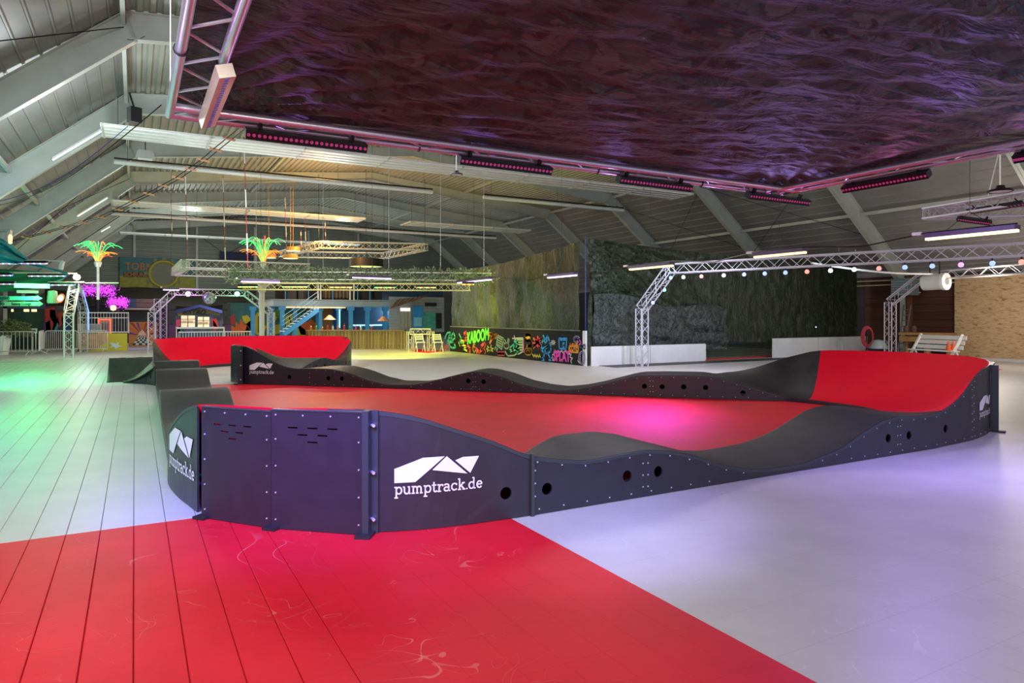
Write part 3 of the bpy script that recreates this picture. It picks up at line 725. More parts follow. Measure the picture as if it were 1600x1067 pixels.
def logo(fn, w, parent, nrm_out=.007, mirror=False):
    """fn(u, v) -> point and normal on a panel; u runs 0..w, v upward in metres"""
    tris = []; H_ = w * .44
    shapes = [[(0, .155), (.311, .264), (.552, .264), (.225, 0), (0, 0)], [(.412, .121), (.575, .264), (.816, .05)], [(.673, .21), (.762, .241), (.956, .238), (.85, .054)]]
    b = MB()
    def clip(poly, x, keep_right):
        out = []
        for i in range(len(poly)):
            p_, q_ = poly[i], poly[(i + 1) % len(poly)]; a_, c_ = (p_[0] >= x) == keep_right or p_[0] == x, (q_[0] >= x) == keep_right or q_[0] == x
            if a_: out.append(p_)
            if a_ != c_: t_ = (x - p_[0]) / (q_[0] - p_[0]); out.append((x, p_[1] + (q_[1] - p_[1]) * t_))
        return out
    for s in shapes:
        for k in range(20):
            pc = clip(clip(s, k / 20, True), (k + 1) / 20, False)
            if len(pc) > 2:
                vs = []
                for u, v in pc: q, nn = fn(u * w, v * w); vs.append(q + nn * nrm_out)
                b.add(vs, [tuple(range(len(vs)))])
    b.build('logo', LOGO, parent)
    b = MB(); xh = w * .085; x0 = 0; total = sum(G[c][0] for c in 'pumptrack.de'); sx = w / total; wd = .215
    def ribbon(pts):
        n = len(pts); closed = n > 10 and math.hypot(pts[0][0] - pts[-1][0], pts[0][1] - pts[-1][1]) < 1e-6
        L_, R_ = [], []
        for i in range(n):
            p_ = pts[i]; a = pts[i - 1] if i else (pts[-2] if closed else p_); c = pts[i + 1] if i < n - 1 else (pts[1] if closed else p_)
            dx, dy = c[0] - a[0], c[1] - a[1]; l = math.hypot(dx, dy) or 1; h = wd / 2 * (.8 if abs(dy) < abs(dx) * .3 else 1)
            L_.append((p_[0] - dy / l * h, p_[1] + dx / l * h)); R_.append((p_[0] + dy / l * h, p_[1] - dx / l * h))
        for i in range(n - 1):
            vs = []
            for u, v in (L_[i], L_[i + 1], R_[i + 1], R_[i]):
                q, nn = fn((x0 + u) * sx, v * xh - w * .127); vs.append(q + nn * nrm_out)
            b.add(vs, [(0, 1, 2, 3)])
    for c in 'pumptrack.de':
        adv, strokes = G[c]
        for s in strokes: ribbon(s)
        x0 += adv
    b.build('lettering', LOGO, parent)
def on_path(P, s0, z0, sgn=1):
    def fn(u, v):
        q, nn, _ = P.pos(s0 + sgn * u); return Vector((q.x, q.y, z0 + v)) + nn * .012, nn
    return fn
s_ = pl_front.nearest(1.815, 5.13); logo(on_path(pl_front, s_, .385), .72, track)
s_ = pl_left.nearest(.32, 7.42); logo(on_path(pl_left, s_, .385), .98, track)
s_ = pl_right.nearest(10.1, 5.1); logo(on_path(pl_right, .25, .38), .72, track)
s_ = pl_pin.s[-1]; logo(on_path(pl_pin, s_ - .12, .36, -1), .7, track)
logo(on_path(pl_back, .02, .38), .55, track)

# start ramp beside the back of the track
ramp = thing('start_ramp', 'low black wedge ramp docked to the far left side of the track', 'ramp', (-.1, 20.8, 0))
def rf(u, v):
    x_ = -.62 + u * 1.08; y0 = 20.2 - .9 * max(0, (u - .35) / .65) ; y1 = 22.0 + .1 * (int(u * 5) % 2)
    return (x_, y0 + (y1 - y0) * v, .004 + .52 * (v ** 1.5 if v < 1 else 1))
b = MB().grid(rf, 16, 12); b.build('riding_surface', DECK, ramp, smooth=True, solid=.015)
P = Path([(-.25, 19.9, .02), (-.05, 19.72, .06), (.1, 19.55, .16), (.25, 19.3, .30), (.36, 19.0, .40), (.44, 18.75, .46)], -1)
panel(P, 'side_panel', PANEL, ramp, [(P.s[-1] * .8, .2, .05)]); 
MB().grid(lambda u, v: (-.25 + u * .7, 19.9 - u * 1.15 + v * (.3 + u * 2.2), .02 + (.44 * u ** 1.6)), 10, 6).build('riding_surface', DECK, ramp, smooth=True, solid=.015)
MB().box((-.08, 22.1, .25), (1.08, .03, .5)).build('back_panel', PANEL, ramp)

# ================================================================== canopy over the near end: box truss with a camouflage tarpaulin
CX0, CX1, CY0, CY1, CZ = .27, 8.12, -2.5, 6.68, 3.47
ALUV = mat('satin aluminium tube', (.74, .70, .80), .33, .75)
rig = thing('overhead_truss', 'large lilac lit aluminium ladder truss carrying the dark camouflage sheet overhead', 'truss frame', (4, 2, CZ))
def rig_run(p0, p1, nrm, br_step=.34):
    """flat ladder run: two chords side by side with zigzag braces; p0,p1 on the outer chord, nrm points to the inner one"""
    p0 = Vector(p0); p1 = Vector(p1); nrm = Vector(nrm) * .27; d = (p1 - p0).normalized(); L = (p1 - p0).length
    MB().tube([p0, p1], .036, 14).build('truss_chord', ALUV, rig, smooth=True)
    e0, e1 = p0 + nrm + d * RE, p1 + nrm - d * RE
    MB().tube([e0, e1], .036, 14).build('truss_chord', ALUV, rig, smooth=True)
    k = round(L / br_step)
    for i in range(k):
        t0, t1 = (i + .04) / k, (i + .96) / k
        a, c = (p0, p0 + nrm) if i % 2 else (p0 + nrm, p0)
        MB().tube([a + d * L * t0, c + d * L * t1], .0115, 6).build('brace', ALUV, rig, smooth=True)
RE = 0.0
rig_run((CX0, CY0, CZ), (CX0, CY1, CZ), (1, 0, 0)); rig_run((CX0, CY1, CZ), (CX1, CY1, CZ), (0, -1, 0)); rig_run((CX1, CY1, CZ), (CX1, CY0, CZ), (-1, 0, 0))
def tarp_f(u, v):
    x_ = CX0 + .03 + u * (CX1 - CX0 - .06); y_ = CY0 + v * (CY1 - CY0 - .03); e = min(x_ - CX0, CX1 - x_, CY1 - y_) ; k = max(0, min(1, (e - .25) / .8)); k = k * k * (3 - 2 * k)
    cx_, cy_ = x_ - CX0, CY1 - y_
    ang = math.atan2(cy_ + .2, cx_ + .2); r_ = math.hypot(cx_, cy_)
    fold = .035 * math.sin(ang * 42 + 3 * noise.noise(Vector((ang * 3, r_ * .6, 0)))) * math.exp(-r_ / 2.6)
    ang2 = math.atan2(cy_ + .3, CX1 - x_ + .3); r2 = math.hypot(CX1 - x_, cy_)
    fold += .03 * math.sin(ang2 * 36) * math.exp(-r2 / 2.2)
    w = .020 * noise.noise(Vector((x_ * 1.2 + y_ * .3, y_ * 5.5 + x_ * .9, 1.3))) + .014 * noise.noise(Vector((x_ * 3, y_ * 12 + x_ * 2.5, 4.1)))
    return (x_, y_, CZ + .075 + k * (-.10 * math.sin(u * PI) + w * 1.6 + .07 * noise.noise(Vector((x_ * .5, y_ * .6, 9)))) + fold * min(1, e / .4 + .15))
tarp = MB().grid(tarp_f, 200, 220).build('camouflage_sheet', CAMOC, None, smooth=True)
tag(tarp, 'huge wrinkled camouflage sheet stretched flat overhead inside the overhead truss', 'tarpaulin')
b = MB()
for x_, y_ in ((CX0, 3), (CX0, 6.5), (4.2, CY1), (CX1, 5), (7.8, CY1)): b.tube([(x_, y_, CZ + .03), (x_, y_, roof_z(x_) + .3)], .006, 5)
b.build('hanging_cable', ALUW, rig)
for x_, y_, ax_ in ((CX0, 5.0, 0), (CX0, 3.4, 0), (2.6, CY1, 1), (4.9, CY1, 1), (6.6, CY1, 1)):
    M_ = Matrix.Rotation(PI / 2 if ax_ else 0, 3, 'Z'); MB().tube([Vector((x_, y_, CZ)) + M_ @ Vector((.043 * math.cos(k * PI / 5), 0, .043 * math.sin(k * PI / 5))) for k in range(10)], .008, 5, closed=True).build('tie', BLACKP, rig)
# LED bars on the frame
BLAMP = mat('red lens', (.35, .02, .10), .3, emit=.25, ecol=(.8, .1, .35))
def led_bar(p0, p1, label, group, n=24, face=(0, -1, -.4), lens_m=None, bodym=None, h=.085, w=.10, lr=.016):
    p0 = Vector(p0); p1 = Vector(p1); c = (p0 + p1) / 2; t = thing('led_bar', label, 'light bar', c, group)
    d = (p1 - p0).normalized(); fz = Vector(face).normalized(); u = d.cross(fz).normalized()
    M = Matrix((d, fz, u)).transposed()
    MB().box(c, ((p1 - p0).length, w, h), R=M).build('housing', bodym or BLACKM, t)
    b = MB()
    for i in range(n):
        q = p0 + (p1 - p0) * ((i + .5) / n) + fz * (w / 2)
        vs = [q + (d * math.cos(k * PI / 4) + u * math.sin(k * PI / 4)) * lr for k in range(8)]; vs += [v + fz * .006 for v in vs]
        b.add(vs, [tuple(range(8, 16))] + [(k, (k + 1) % 8, 8 + (k + 1) % 8, 8 + k) for k in range(8)])
    tag(b.build('lens_row', lens_m or BLAMP, t), kind='stuff')
    for e in (.12, .88):
        q = p0 + (p1 - p0) * e; MB().box(q - fz * .02 + Vector((0, 0, h / 2 + .02)), (.03, .05, .07), R=M).build('clamp', BLACKM, t)
    return t
G1 = 'light bars on the far run of the overhead truss'
zb = CZ - .10
for i, (xa, xb, lab) in enumerate(((383, 572, 'dark light bar with red lenses nearest the left corner of the overhead truss'), (717, 860, 'dark light bar second from the left on the far run of the overhead truss'),
        (966, 1078, 'dark light bar third from the left on the far run of the overhead truss'), (1168, 1262, 'dark light bar at the right corner of the overhead truss'))):
    y_ = CY1 - .10
    a, c = atY(xa, 200, y_), atY(xb, 200, y_); led_bar((a.x, y_, zb), (c.x, y_, zb), lab, G1, face=(0, -.9, -.5))
xr_ = CX1
a, c = atX(1318, 290, xr_), atX(1452, 262, xr_); led_bar((xr_, a.y, zb), (xr_, c.y, zb), 'dark light bar under the right run of the overhead truss', G1, face=(-.8, 0, -.6))
a, c = atX(1585, 290, xr_), atX(1700, 262, xr_); led_bar((xr_, a.y, zb), (xr_, c.y, zb), 'dark light bar cut by the right edge of the photo', G1, face=(-.8, 0, -.6))
a, c = at(322, 183, 6.15), at(348, 98, 5.05)
led_bar((CX0 + .27, 6.35, CZ - .11), (CX0 + .27, 4.95, CZ - .11), 'pale gold fluted light bar on the left run of the overhead truss', G1, face=(.3, 0, -1), bodym=mat('gold white casing', (.75, .66, .5), .3, .3), lens_m=mat('blue strip', (.2, .3, .9), .3), h=.11, w=.09)

# ================================================================== long ceiling strips and hanging gear
STRIPW = mat('white enamelled strip', (.78, .80, .78), .35)
GS = 'long white strips hung under the roof'
def strip(x0, x1, Y, Z, w, n, label, thin=False):
    t = thing('ceiling_strip', label, 'heating strip', ((x0 + x1) / 2, Y, Z), GS)
    if thin:
        MB().box(((x0 + x1) / 2, Y, Z + .13), (x1 - x0, .05, .05)).build('carrier', BLACKM, t)
        MB().tube([(x0, Y, Z), (x1, Y, Z)], .075, 8).build('tube', STRIPW, t)
    else:
        for i in range(n):
            y_ = Y - w / 2 + w * (i + .5) / n
            MB().box(((x0 + x1) / 2, y_, Z), (x1 - x0, w / n * .62, .05)).build('rail', STRIPW, t)
        MB().box(((x0 + x1) / 2, Y, Z + .04), (x1 - x0, w, .015)).build('tray', STRIPW, t)
        k = int((x1 - x0) / 2.4)
        for i in range(k + 1): MB().box((x0 + (x1 - x0) * (i + .02) / (k + .04), Y, Z - .005), (.04, w + .02, .07)).build('clip', STEEL, t)
    b = MB(); k = int((x1 - x0) / 3.5)
    for i in range(k + 1):
        x_ = x0 + .4 + (x1 - x0 - .8) * i / k; b.tube([(x_, Y, Z + .05), (x_, Y, roof_z(x_) + .35)], .006, 4)
    b.build('hanger', BLACKM, t)
def xs(px, Y): return atY(px, 300, Y).x
strip(xs(158, 22), xs(1066, 22), 22, 6.85, 1.45, 4, 'widest four rail white strip nearest the camera under the roof')
strip(xs(178, 26.5), xs(676, 26.5), 26.5, 6.9, .2, 1, 'thin white tube strip behind the widest one, left piece', True)
strip(xs(755, 26.5), xs(974, 26.5), 26.5, 6.9, .2, 1, 'short thin white tube strip right of the middle under the roof', True)
strip(xs(173, 36.5), xs(566, 36.5), 36.5, 6.95, 1.7, 3, 'white railed strip in the left half of the roof over the far dance area')
strip(xs(633, 36.5), xs(820, 36.5), 36.5, 6.95, 1.7, 3, 'short white railed strip right of the middle at the far truss')
strip(xs(174, 40), xs(775, 40), 40, 6.9, .2, 1, 'long thin amber lit tube strip crossing the far roof', True)
strip(xs(186, 50), xs(560, 50), 50, 7.0, 1.2, 2, 'farthest pale strip in front of the back wall')

FLUO = mat('fluorescent tube', (.9, .93, .9), .3, emit=1.0, ecol=(.9, 1, .95))
for i, (p, q, Y, lab) in enumerate((((82, 250), (158, 205), 23.4, 'fluorescent tube on the second left roof beam'), ((121, 338), (168, 309), 36.1, 'fluorescent tube on the fourth left roof beam'),
        ((158, 362), (172, 354), 42.4, 'small fluorescent tube on the far left roof beam'), )):
    a, c = atY(p[0], p[1], Y), atY(q[0], q[1], Y); t = thing('tube_lamp', lab, 'tube lamp', (a + c) / 2, 'tube lamps on the left roof beams')
    MB().beam(a + Vector((0, 0, .05)), c + Vector((0, 0, .05)), .09, .05).build('housing', WHITEP, t); MB().tube([a, c], .028, 8).build('tube', FLUO, t)

def highbay(px, py, d, label, r=.19, z=None):
    c = at(px, py, d); t = thing('high_bay_lamp', label, 'hanging lamp', c, 'round high bay lamps')
    MB().lathe(c, [(0, .10), (.06, .10), (.075, .05), (r * .9, .03), (r, 0), (r * .93, -.01), (r * .9, .0)], 24).build('reflector', BLACKM, t, smooth=True)
    MB().lathe(c, [(0, .002), (r * .85, .002), (r * .85, -.004), (0, -.004)], 24).build('diffuser', mat('lamp diffuser', (.75, .65, .8), .4), t)
    MB().tube([c + Vector((0, 0, .1)), (c.x, c.y, roof_z(c.x) + .3)], .012, 6).build('cord', ALUW, t)
highbay(713, 273, 17.5, 'small black round high bay lamp hanging below the widest white strip', .17)
highbay(1563, 299, 11.5, 'black round high bay lamp hanging at the upper right')
for (px, py, d, lab) in ((458, 392, 34, 'amber drum lamp beside the right neon palm'), (420, 403, 34, 'amber drum lamp low behind the right neon palm'), (454, 404, 33, 'lower amber drum lamp right of the neon palm')):
    c = at(px, py, d); t = thing('drum_lamp', lab, 'hanging lamp', c, 'amber drum lamps')
    MB().lathe(c, [(.33, .2), (.36, 0), (.34, 0), (.31, .2)], 20).build('shade', mat('amber shade', (.45, .22, .05), .5, emit=.25, ecol=(1, .5, .1)), t, smooth=True)
    MB().lathe(c, [(0, .03), (.33, .03), (.33, .0), (0, 0)], 20).build('diffuser', mat('warm diffuser', (1, .8, .5), .4, emit=2.2, ecol=(1, .72, .35)), t)
    MB().tube([c + Vector((0, 0, .2)), (c.x, c.y, roof_z(c.x) + .3)], .012, 5).build('cord', mat('amber cord', (.5, .3, .05), .5), t)
# big dark round shade
c = at(572, 417, 36); t = thing('round_pendant', 'wide black drum pendant with a yellow green underside hanging before the upper deck', 'hanging lamp', c)
MB().lathe(c, [(.88, .42), (.9, 0), (.87, 0), (.85, .42)], 32).build('shade', BLACKP, t, smooth=True)
MB().lathe(c, [(0, .05), (.86, .05), (.86, .03), (0, .03)], 32).build('diffuser', mat('green yellow diffuser', (.6, .7, .2), .5, emit=.8, ecol=(.7, .85, .25)), t)
MB().tube([c + Vector((0, 0, .4)), (c.x, c.y, roof_z(c.x) + .3)], .012, 5).build('cord', BLACKM, t)

# rope ladder of wooden rungs from the near frame to the tent
t = thing('rope_ladder', 'black rope ladder with orange wooden rungs slung under the left roof', 'rope ladder', at(205, 320, 17))
RPX = [(379, 200), (358, 217), (337, 234), (318, 250), (298, 264), (278, 278), (256, 290), (233, 303), (208, 315), (184, 327), (158, 339), (130, 347), (101, 355), (72, 363), (41, 371), (10, 378)]
ladd = [at(x_, y_, 17 + 9 * i / 15) for i, (x_, y_) in enumerate(RPX)]
sd = Vector((1, -.12, 0)).normalized()
for s in (-.07, .07): MB().tube([p + sd * s for p in ladd], .014, 5).build('rope', BLACKM, t)
WOODO = mat('orange wood', (.62, .30, .16), .5)
for p in ladd[1:-1]: MB().tube([p - sd * .15 + Vector((0, 0, .03)), p + sd * .15 - Vector((0, 0, .03))], .035, 7).build('rung', WOODO, t)
# blue and black cables alongside
for lab, m, p0, p1 in (('thin blue cable running down under the left roof to the tent', mat('blue cable', (.03, .05, .35), .5), at(200, 197, 12), at(-8, 316, 14)), ('thin black cable running beside the blue one under the left roof', BLACKM, at(252, 164, 8), at(-8, 322, 13.5))):
    q = [p0.lerp(p1, k / 10) - Vector((0, 0, .25 * math.sin(PI * k / 10))) for k in range(11)]
    tag(MB().tube(q, .007, 5).build('cable', m), lab, 'cable')
# striped drop poles
REDP = mat('red cable', (.35, .04, .05), .5)
for i, (px, pt, pb, d) in enumerate(((381, 214, 420, 22), (289, 262, 402, 24), (348, 268, 430, 28), (267, 312, 372, 30), (445, 300, 388, 32), (470, 360, 388, 34), (476, 320, 390, 36), (508, 345, 375, 36))):
    lab = ['striped hanging wire nearest the near frame corner', 'striped hanging wire left of the white truss', 'striped hanging wire left of the right neon palm', 'short striped hanging wire furthest left', 'striped hanging wire right of the neon palm', 'short wire above the drum lamps', 'faint striped wire beside the drum lamps', 'striped wire at the far square truss'][i]
    a = at(px, pt, d); bq = at(px + (pb - pt) * .03, pb, d); t = thing('hanging_wire', 'red and white ' + lab, 'wire', a, 'striped hanging wires')
    MB().tube([a, bq], .012, 5).build('wire', REDP, t)
    n = max(2, int((a.z - bq.z) / 1.3))
    for k in range(n): MB().tube([a.lerp(bq, (k + .2) / n), a.lerp(bq, (k + .6) / n)], .022, 6).build('sleeve', WHITEP, t)

# ================================================================== lighting trusses further back
def box_thing(name, label, cat, loc, group=None): return thing(name, label, cat, loc, group)
def run(t, a, c, s=.29, m=None, **k): return truss(t, a, c, s, m=m, rc=k.pop('rc', .024), rb=k.pop('rb', .010), **k)
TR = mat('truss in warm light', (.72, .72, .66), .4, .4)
t = thing('hanging_truss', 'square white truss grid hanging low over the far dance area beside the neon palm', 'truss', at(380, 412, 30))
A = [atY(290, 412, 30), atY(483, 412, 30)]; z = A[0].z
A = [Vector((A[0].x, 30, z)), Vector((A[1].x, 30, z))]
B_ = [Vector((A[0].x - .1, 36, z)), Vector((A[1].x, 36, z))]
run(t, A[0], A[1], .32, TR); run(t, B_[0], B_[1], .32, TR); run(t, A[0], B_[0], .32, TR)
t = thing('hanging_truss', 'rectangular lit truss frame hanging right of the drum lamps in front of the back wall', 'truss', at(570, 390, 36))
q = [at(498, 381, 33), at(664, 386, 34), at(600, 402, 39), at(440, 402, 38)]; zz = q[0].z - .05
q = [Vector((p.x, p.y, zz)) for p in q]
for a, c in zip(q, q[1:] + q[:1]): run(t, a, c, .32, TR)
MB().tube([q[0], (q[0].x, q[0].y, 8.6)], .01, 4).tube([q[1], (q[1].x, q[1].y, 8.6)], .01, 4).tube([q[2], (q[2].x, q[2].y, 8.6)], .01, 4).build('hanging_cable', BLACKM, t)
# garlanded truss ring with light bars below
LEAF = ramp_mat('leaf garland', [(0, (.16, .22, .10)), (.45, (.35, .44, .24)), (.6, (.62, .68, .48))], 20, 3, .6, True)
t = thing('hanging_truss', 'wide truss ring wrapped in pale green garland hanging over the far dance floor', 'truss', at(560, 435, 30))
q = [at(362, 436, 27), at(760, 434, 27.5), at(735, 449, 24.5), at(380, 450, 24.5)]
q[0].z = q[1].z = q[2].z = q[3].z = 3.25
q = [at(358, 440, 27), at(768, 438, 28)]; za = 3.32
p1_, p2_ = Vector((q[0].x, q[0].y, za)), Vector((q[1].x, q[1].y, za))
q = [at(380, 448, 24.5), at(735, 446, 25.5)]; zb_ = 2.78
p4_, p3_ = Vector((q[0].x, q[0].y, zb_)), Vector((q[1].x, q[1].y, zb_))
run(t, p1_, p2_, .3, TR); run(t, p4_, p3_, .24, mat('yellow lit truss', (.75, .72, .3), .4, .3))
g = MB(); random.seed(3)
for i in range(9000):
    u = random.random(); p = p1_.lerp(p2_, u) + Vector((random.gauss(0, .10), random.gauss(0, .12), random.uniform(-.26, .24))); s = .065
    a = Vector((random.gauss(0, s), random.gauss(0, s), random.gauss(0, s))); c = Vector((random.gauss(0, s), random.gauss(0, s), random.gauss(0, s)))
    g.add([p, p + a, p + a + c], [(0, 1, 2)])
o = g.build('garland', LEAF, t); o['kind'] = 'stuff'
b = MB()
for u in (.1, .35, .6, .8, .97): p = p1_.lerp(p2_, u); b.tube([p, (p.x, p.y, roof_z(p.x) + .3)], .01, 4)
b.build('hanging_cable', ALUW, t)
def colour_bar(px0, px1, py, d, label, cols, group='colour light bars on the far truss'):
    a, c = at(px0, py, d), at(px1, py, d); t = thing('led_bar', label, 'light bar', (a + c) / 2, group)
    MB().beam(a + Vector((0, 0, .05)), c + Vector((0, 0, .05)), .1, .08).build('housing', BLACKM, t)
    n = max(6, int((px1 - px0) / 2.4))
    for k in range(n):
        col = cols[k % len(cols)]; m = mat('led ' + str(col), col, .4, emit=1.5, ecol=col)
        p = a.lerp(c, (k + .5) / n); MB().lathe(p, [(0, -.035), (.028, -.02), (.04, .0), (.028, .02), (0, .035)], 6).build('led', m, t)
Yc, Gc, Rc, Bc, Wc, Pc = (1, .75, .15), (.1, 1, .3), (1, .15, .08), (.15, .3, 1), (.9, .95, 1), (.9, .2, 1)
colour_bar(372, 402, 448, 24, 'short amber and green light bar left on the yellow truss', [Yc, Yc, Gc, Yc])
colour_bar(441, 480, 448, 24, 'amber light bar before the upper deck, second from left', [Yc, Gc, Yc, Yc])
colour_bar(516, 550, 448.5, 24, 'amber light bar in the middle of the far truss', [Yc, Yc, Rc, Yc])
colour_bar(585, 617, 449, 24, 'green and amber light bar on the far truss', [Gc, Yc, Gc, Yc, Yc, Rc])
colour_bar(650, 681, 449, 24, 'red and green light bar near the right end of the far truss', [Rc, Gc, Yc, Yc])
colour_bar(722, 741, 444, 24, 'small yellow light bar before the camouflage wall', [Yc, Yc, Rc])

# strip lamps on a cable along the hall
VIOL = mat('lilac lamp face', (.7, .5, 1), .4, emit=3.0, ecol=(.86, .62, 1))
AMB = mat('amber lamp face', (1, .75, .4), .4, emit=3.0, ecol=(1, .62, .25))
YEL = mat('yellow lamp face', (1, .85, .4), .4, emit=3.2, ecol=(1, .78, .30))
VHOUS = mat('violet housing', (.10, .06, .16), .4)
GV = 'strip lamps hung in rows along the hall'
SX = 11.0
def strip_lamp(px0, py0, px1, py1, m, label, X=SX, w=.17, Y=None):
    a, c = (atY(px0, py0, Y), atY(px1, py1, Y)) if Y else (atX(px0, py0, X), atX(px1, py1, X)); z = (a.z + c.z) / 2; a.z = c.z = z
    t = thing('strip_lamp', label, 'strip lamp', (a + c) / 2, GV)
    MB().beam(a + Vector((0, 0, .05)), c + Vector((0, 0, .05)), w, .07).build('housing', VHOUS, t); MB().beam(a - Vector((0, 0, .0)), c - Vector((0, 0, .0)), w * .55, .04).build('diffuser', m, t)
    b = MB()
    for e in (.2, .8): p = a.lerp(c, e); m_ = a.lerp(c, .5) + Vector((0, 0, .35)); b.tube([p + Vector((0, 0, .08)), m_], .004, 4)
    b.tube([a.lerp(c, .5) + Vector((0, 0, .35)), ((a.x + c.x) / 2, (a.y + c.y) / 2, roof_z(a.x) + .3)], .004, 4); b.build('suspension', BLACKM, t)
    MB().box(a.lerp(c, -.12) + Vector((0, 0, .1)), (.05, .14, .05)).build('driver_box', WHITEP, t)
    return a, c
ends = []
ends.append(strip_lamp(1448, 373, 1590, 361, YEL, 'yellow glowing strip lamp at the upper right'))
ends.append(strip_lamp(1180, 401, 1258, 395, AMB, 'amber strip lamp above the arched truss with the small bulbs'))
ends.append(strip_lamp(985, 421, 1050, 415, AMB, 'orange strip lamp at the near corner of the arched truss'))
ends.append(strip_lamp(857, 434, 900, 430, VIOL, 'violet strip lamp hanging before the camouflage wall'))
ends.append(strip_lamp(716, 440, 767, 439, VIOL, 'violet strip lamp at the right end of the garlanded truss'))
strip_lamp(551, 435, 611, 434, VIOL, 'violet strip lamp in front of the garlanded truss, middle', Y=24)
strip_lamp(377, 441, 437, 440, VIOL, 'violet strip lamp under the garlanded truss near the white pole', Y=24)
strip_lamp(255, 454, 280, 452, VIOL, 'small violet strip lamp at the left gate truss', Y=30)
q = []
for (a, c) in ends: q += [c + Vector((0, 0, .1)), a + Vector((0, 0, .1)), a + Vector((0, 1.1, -.02))]
tag(MB().tube(q, .012, 5).build('cable', BLACKM), 'thin black cable linking the strip lamps on the right', 'cable')

# ================================================================== arched gate trusses
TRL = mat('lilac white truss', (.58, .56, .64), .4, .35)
t = thing('arched_truss', 'tall pale lilac arched truss with small colour bulbs in front of the dark camouflage wall', 'truss gate', (16, 16, 0))
c0 = fl(1003, 573); zz = 1.7 + 1.05
P0 = Vector((c0.x, c0.y, 0)); dpt = (P0.x * SA + P0.y * CA)
P1 = at(1003, 482, dpt)
P2 = at(1048, 420, dpt - .9); P3 = at(1326, 394, 18.6); P4 = at(1640, 385, 15.2)
P4 = P2 + (P4 - P2); P3.z = P2.z; P4.z = P2.z
dv = (P4 - P2)
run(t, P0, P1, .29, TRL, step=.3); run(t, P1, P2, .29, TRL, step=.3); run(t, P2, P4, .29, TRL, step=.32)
BULB = {}
bulbs = [(1044, 433, Bc), (1068, 432, Wc), (1096, 430, Rc), (1131, 430, Wc), (1163, 428, Bc), (1195, 427, Bc), (1227, 424, Bc), (1261, 422, Rc), (1297, 420, Wc), (1335, 416, Wc), (1373, 414, Rc), (1414, 411, Bc), (1457, 410, Bc), (1502, 407, Pc), (1551, 403, Bc), (1597, 401, Rc), (1038, 453, (.1, .8, .9)), (1020, 473, Bc)]
names_b = ['blue', 'white', 'red', 'white', 'blue', 'blue', 'blue', 'pink', 'white', 'white', 'red', 'blue', 'blue', 'violet', 'blue', 'red', 'turquoise', 'blue']
for k, (px, py, col) in enumerate(bulbs):
    if k < 16:
        u = ((px - 1044) / (1597 - 1044)); 
        d0, d1 = (P2.x * SA + P2.y * CA), (P4.x * SA + P4.y * CA)
        # depth on the line of the beam for this bulb
        best = min((abs(800 + F * ((P2 + dv * (i / 400)).x * CA - (P2 + dv * (i / 400)).y * SA) / ((P2 + dv * (i / 400)).x * SA + (P2 + dv * (i / 400)).y * CA) - px), i) for i in range(400))[1]
        p = P2 + dv * (best / 400); p = Vector((p.x, p.y, P2.z - .29))
    else: p = at(px, py, dpt - .4)
    tb = thing('colour_bulb', '%s bulb hung under the arched truss, %s from its left corner' % (names_b[k], ['first', 'second', 'third', 'fourth', 'fifth', 'sixth', 'seventh', 'eighth', 'ninth', 'tenth', 'eleventh', 'twelfth', 'thirteenth', 'fourteenth', 'fifteenth', 'last', 'upper one on the slope', 'lower one on the slope'][k]) if k < 16 else '%s bulb on the sloping leg of the arched truss, %s' % (names_b[k], 'upper' if k == 16 else 'lower'), 'bulb', p, 'colour bulbs on the arched truss')
    MB().lathe(p, [(0, -.06), (.045, -.045), (.062, 0), (.045, .045), (.02, .06), (0, .06)], 12).build('globe', mat('bulb ' + str(col), tuple(.3 + .7 * x_ for x_ in col), .3, emit=1.5, ecol=tuple(.12 + .88 * x_ for x_ in col)), tb, smooth=True)
    MB().lathe(p + Vector((0, 0, .06)), [(0, 0), (.022, 0), (.022, .06), (0, .06)], 8).build('socket', BLACKP, tb)
t = thing('arched_truss', 'second pale arched truss behind, its column beside the ladder and white barrel', 'truss gate', (22, 16, 0))
P0 = at(1391, 560, 26.5); P0.z = 0; dpt = 26.5
P1 = at(1391, 472, dpt); P2 = at(1441, 432, dpt - .8); P4 = at(1640, 414, 20.5); P4.z = P2.z
run(t, P0, P1, .29, TRL, step=.3); run(t, P1, P2, .29, TRL, step=.3); run(t, P2, P4, .29, TRL, step=.4)
# white sagging hose between the two
p0, p1 = at(1268, 411, 22), at(1480, 428, 25)
tag(MB().tube([p0.lerp(p1, k / 10) - Vector((0, 0, .12 * math.sin(PI * k / 10))) for k in range(11)], .035, 8).build('hose', WHITEP), 'white hose sagging between the two arched trusses', 'hose')
# small spotlights pack on the beam
for px, py, lab in ((1310, 399, 'small black spotlight on the arched truss, left of two'), (1336, 402, 'small black spotlight on the arched truss, right of two')):
    p = at(px, py, 18.6); t = thing('spotlight', lab, 'spotlight', p, 'small spotlights on the arched truss')
    MB().lathe(p, [(0, -.12), (.09, -.12), (.10, .08), (.05, .12), (0, .12)], 14, 'X').build('housing', BLACKM, t); MB().tube([p, p + Vector((0, 0, .22))], .02, 5).build('bracket', BLACKM, t)
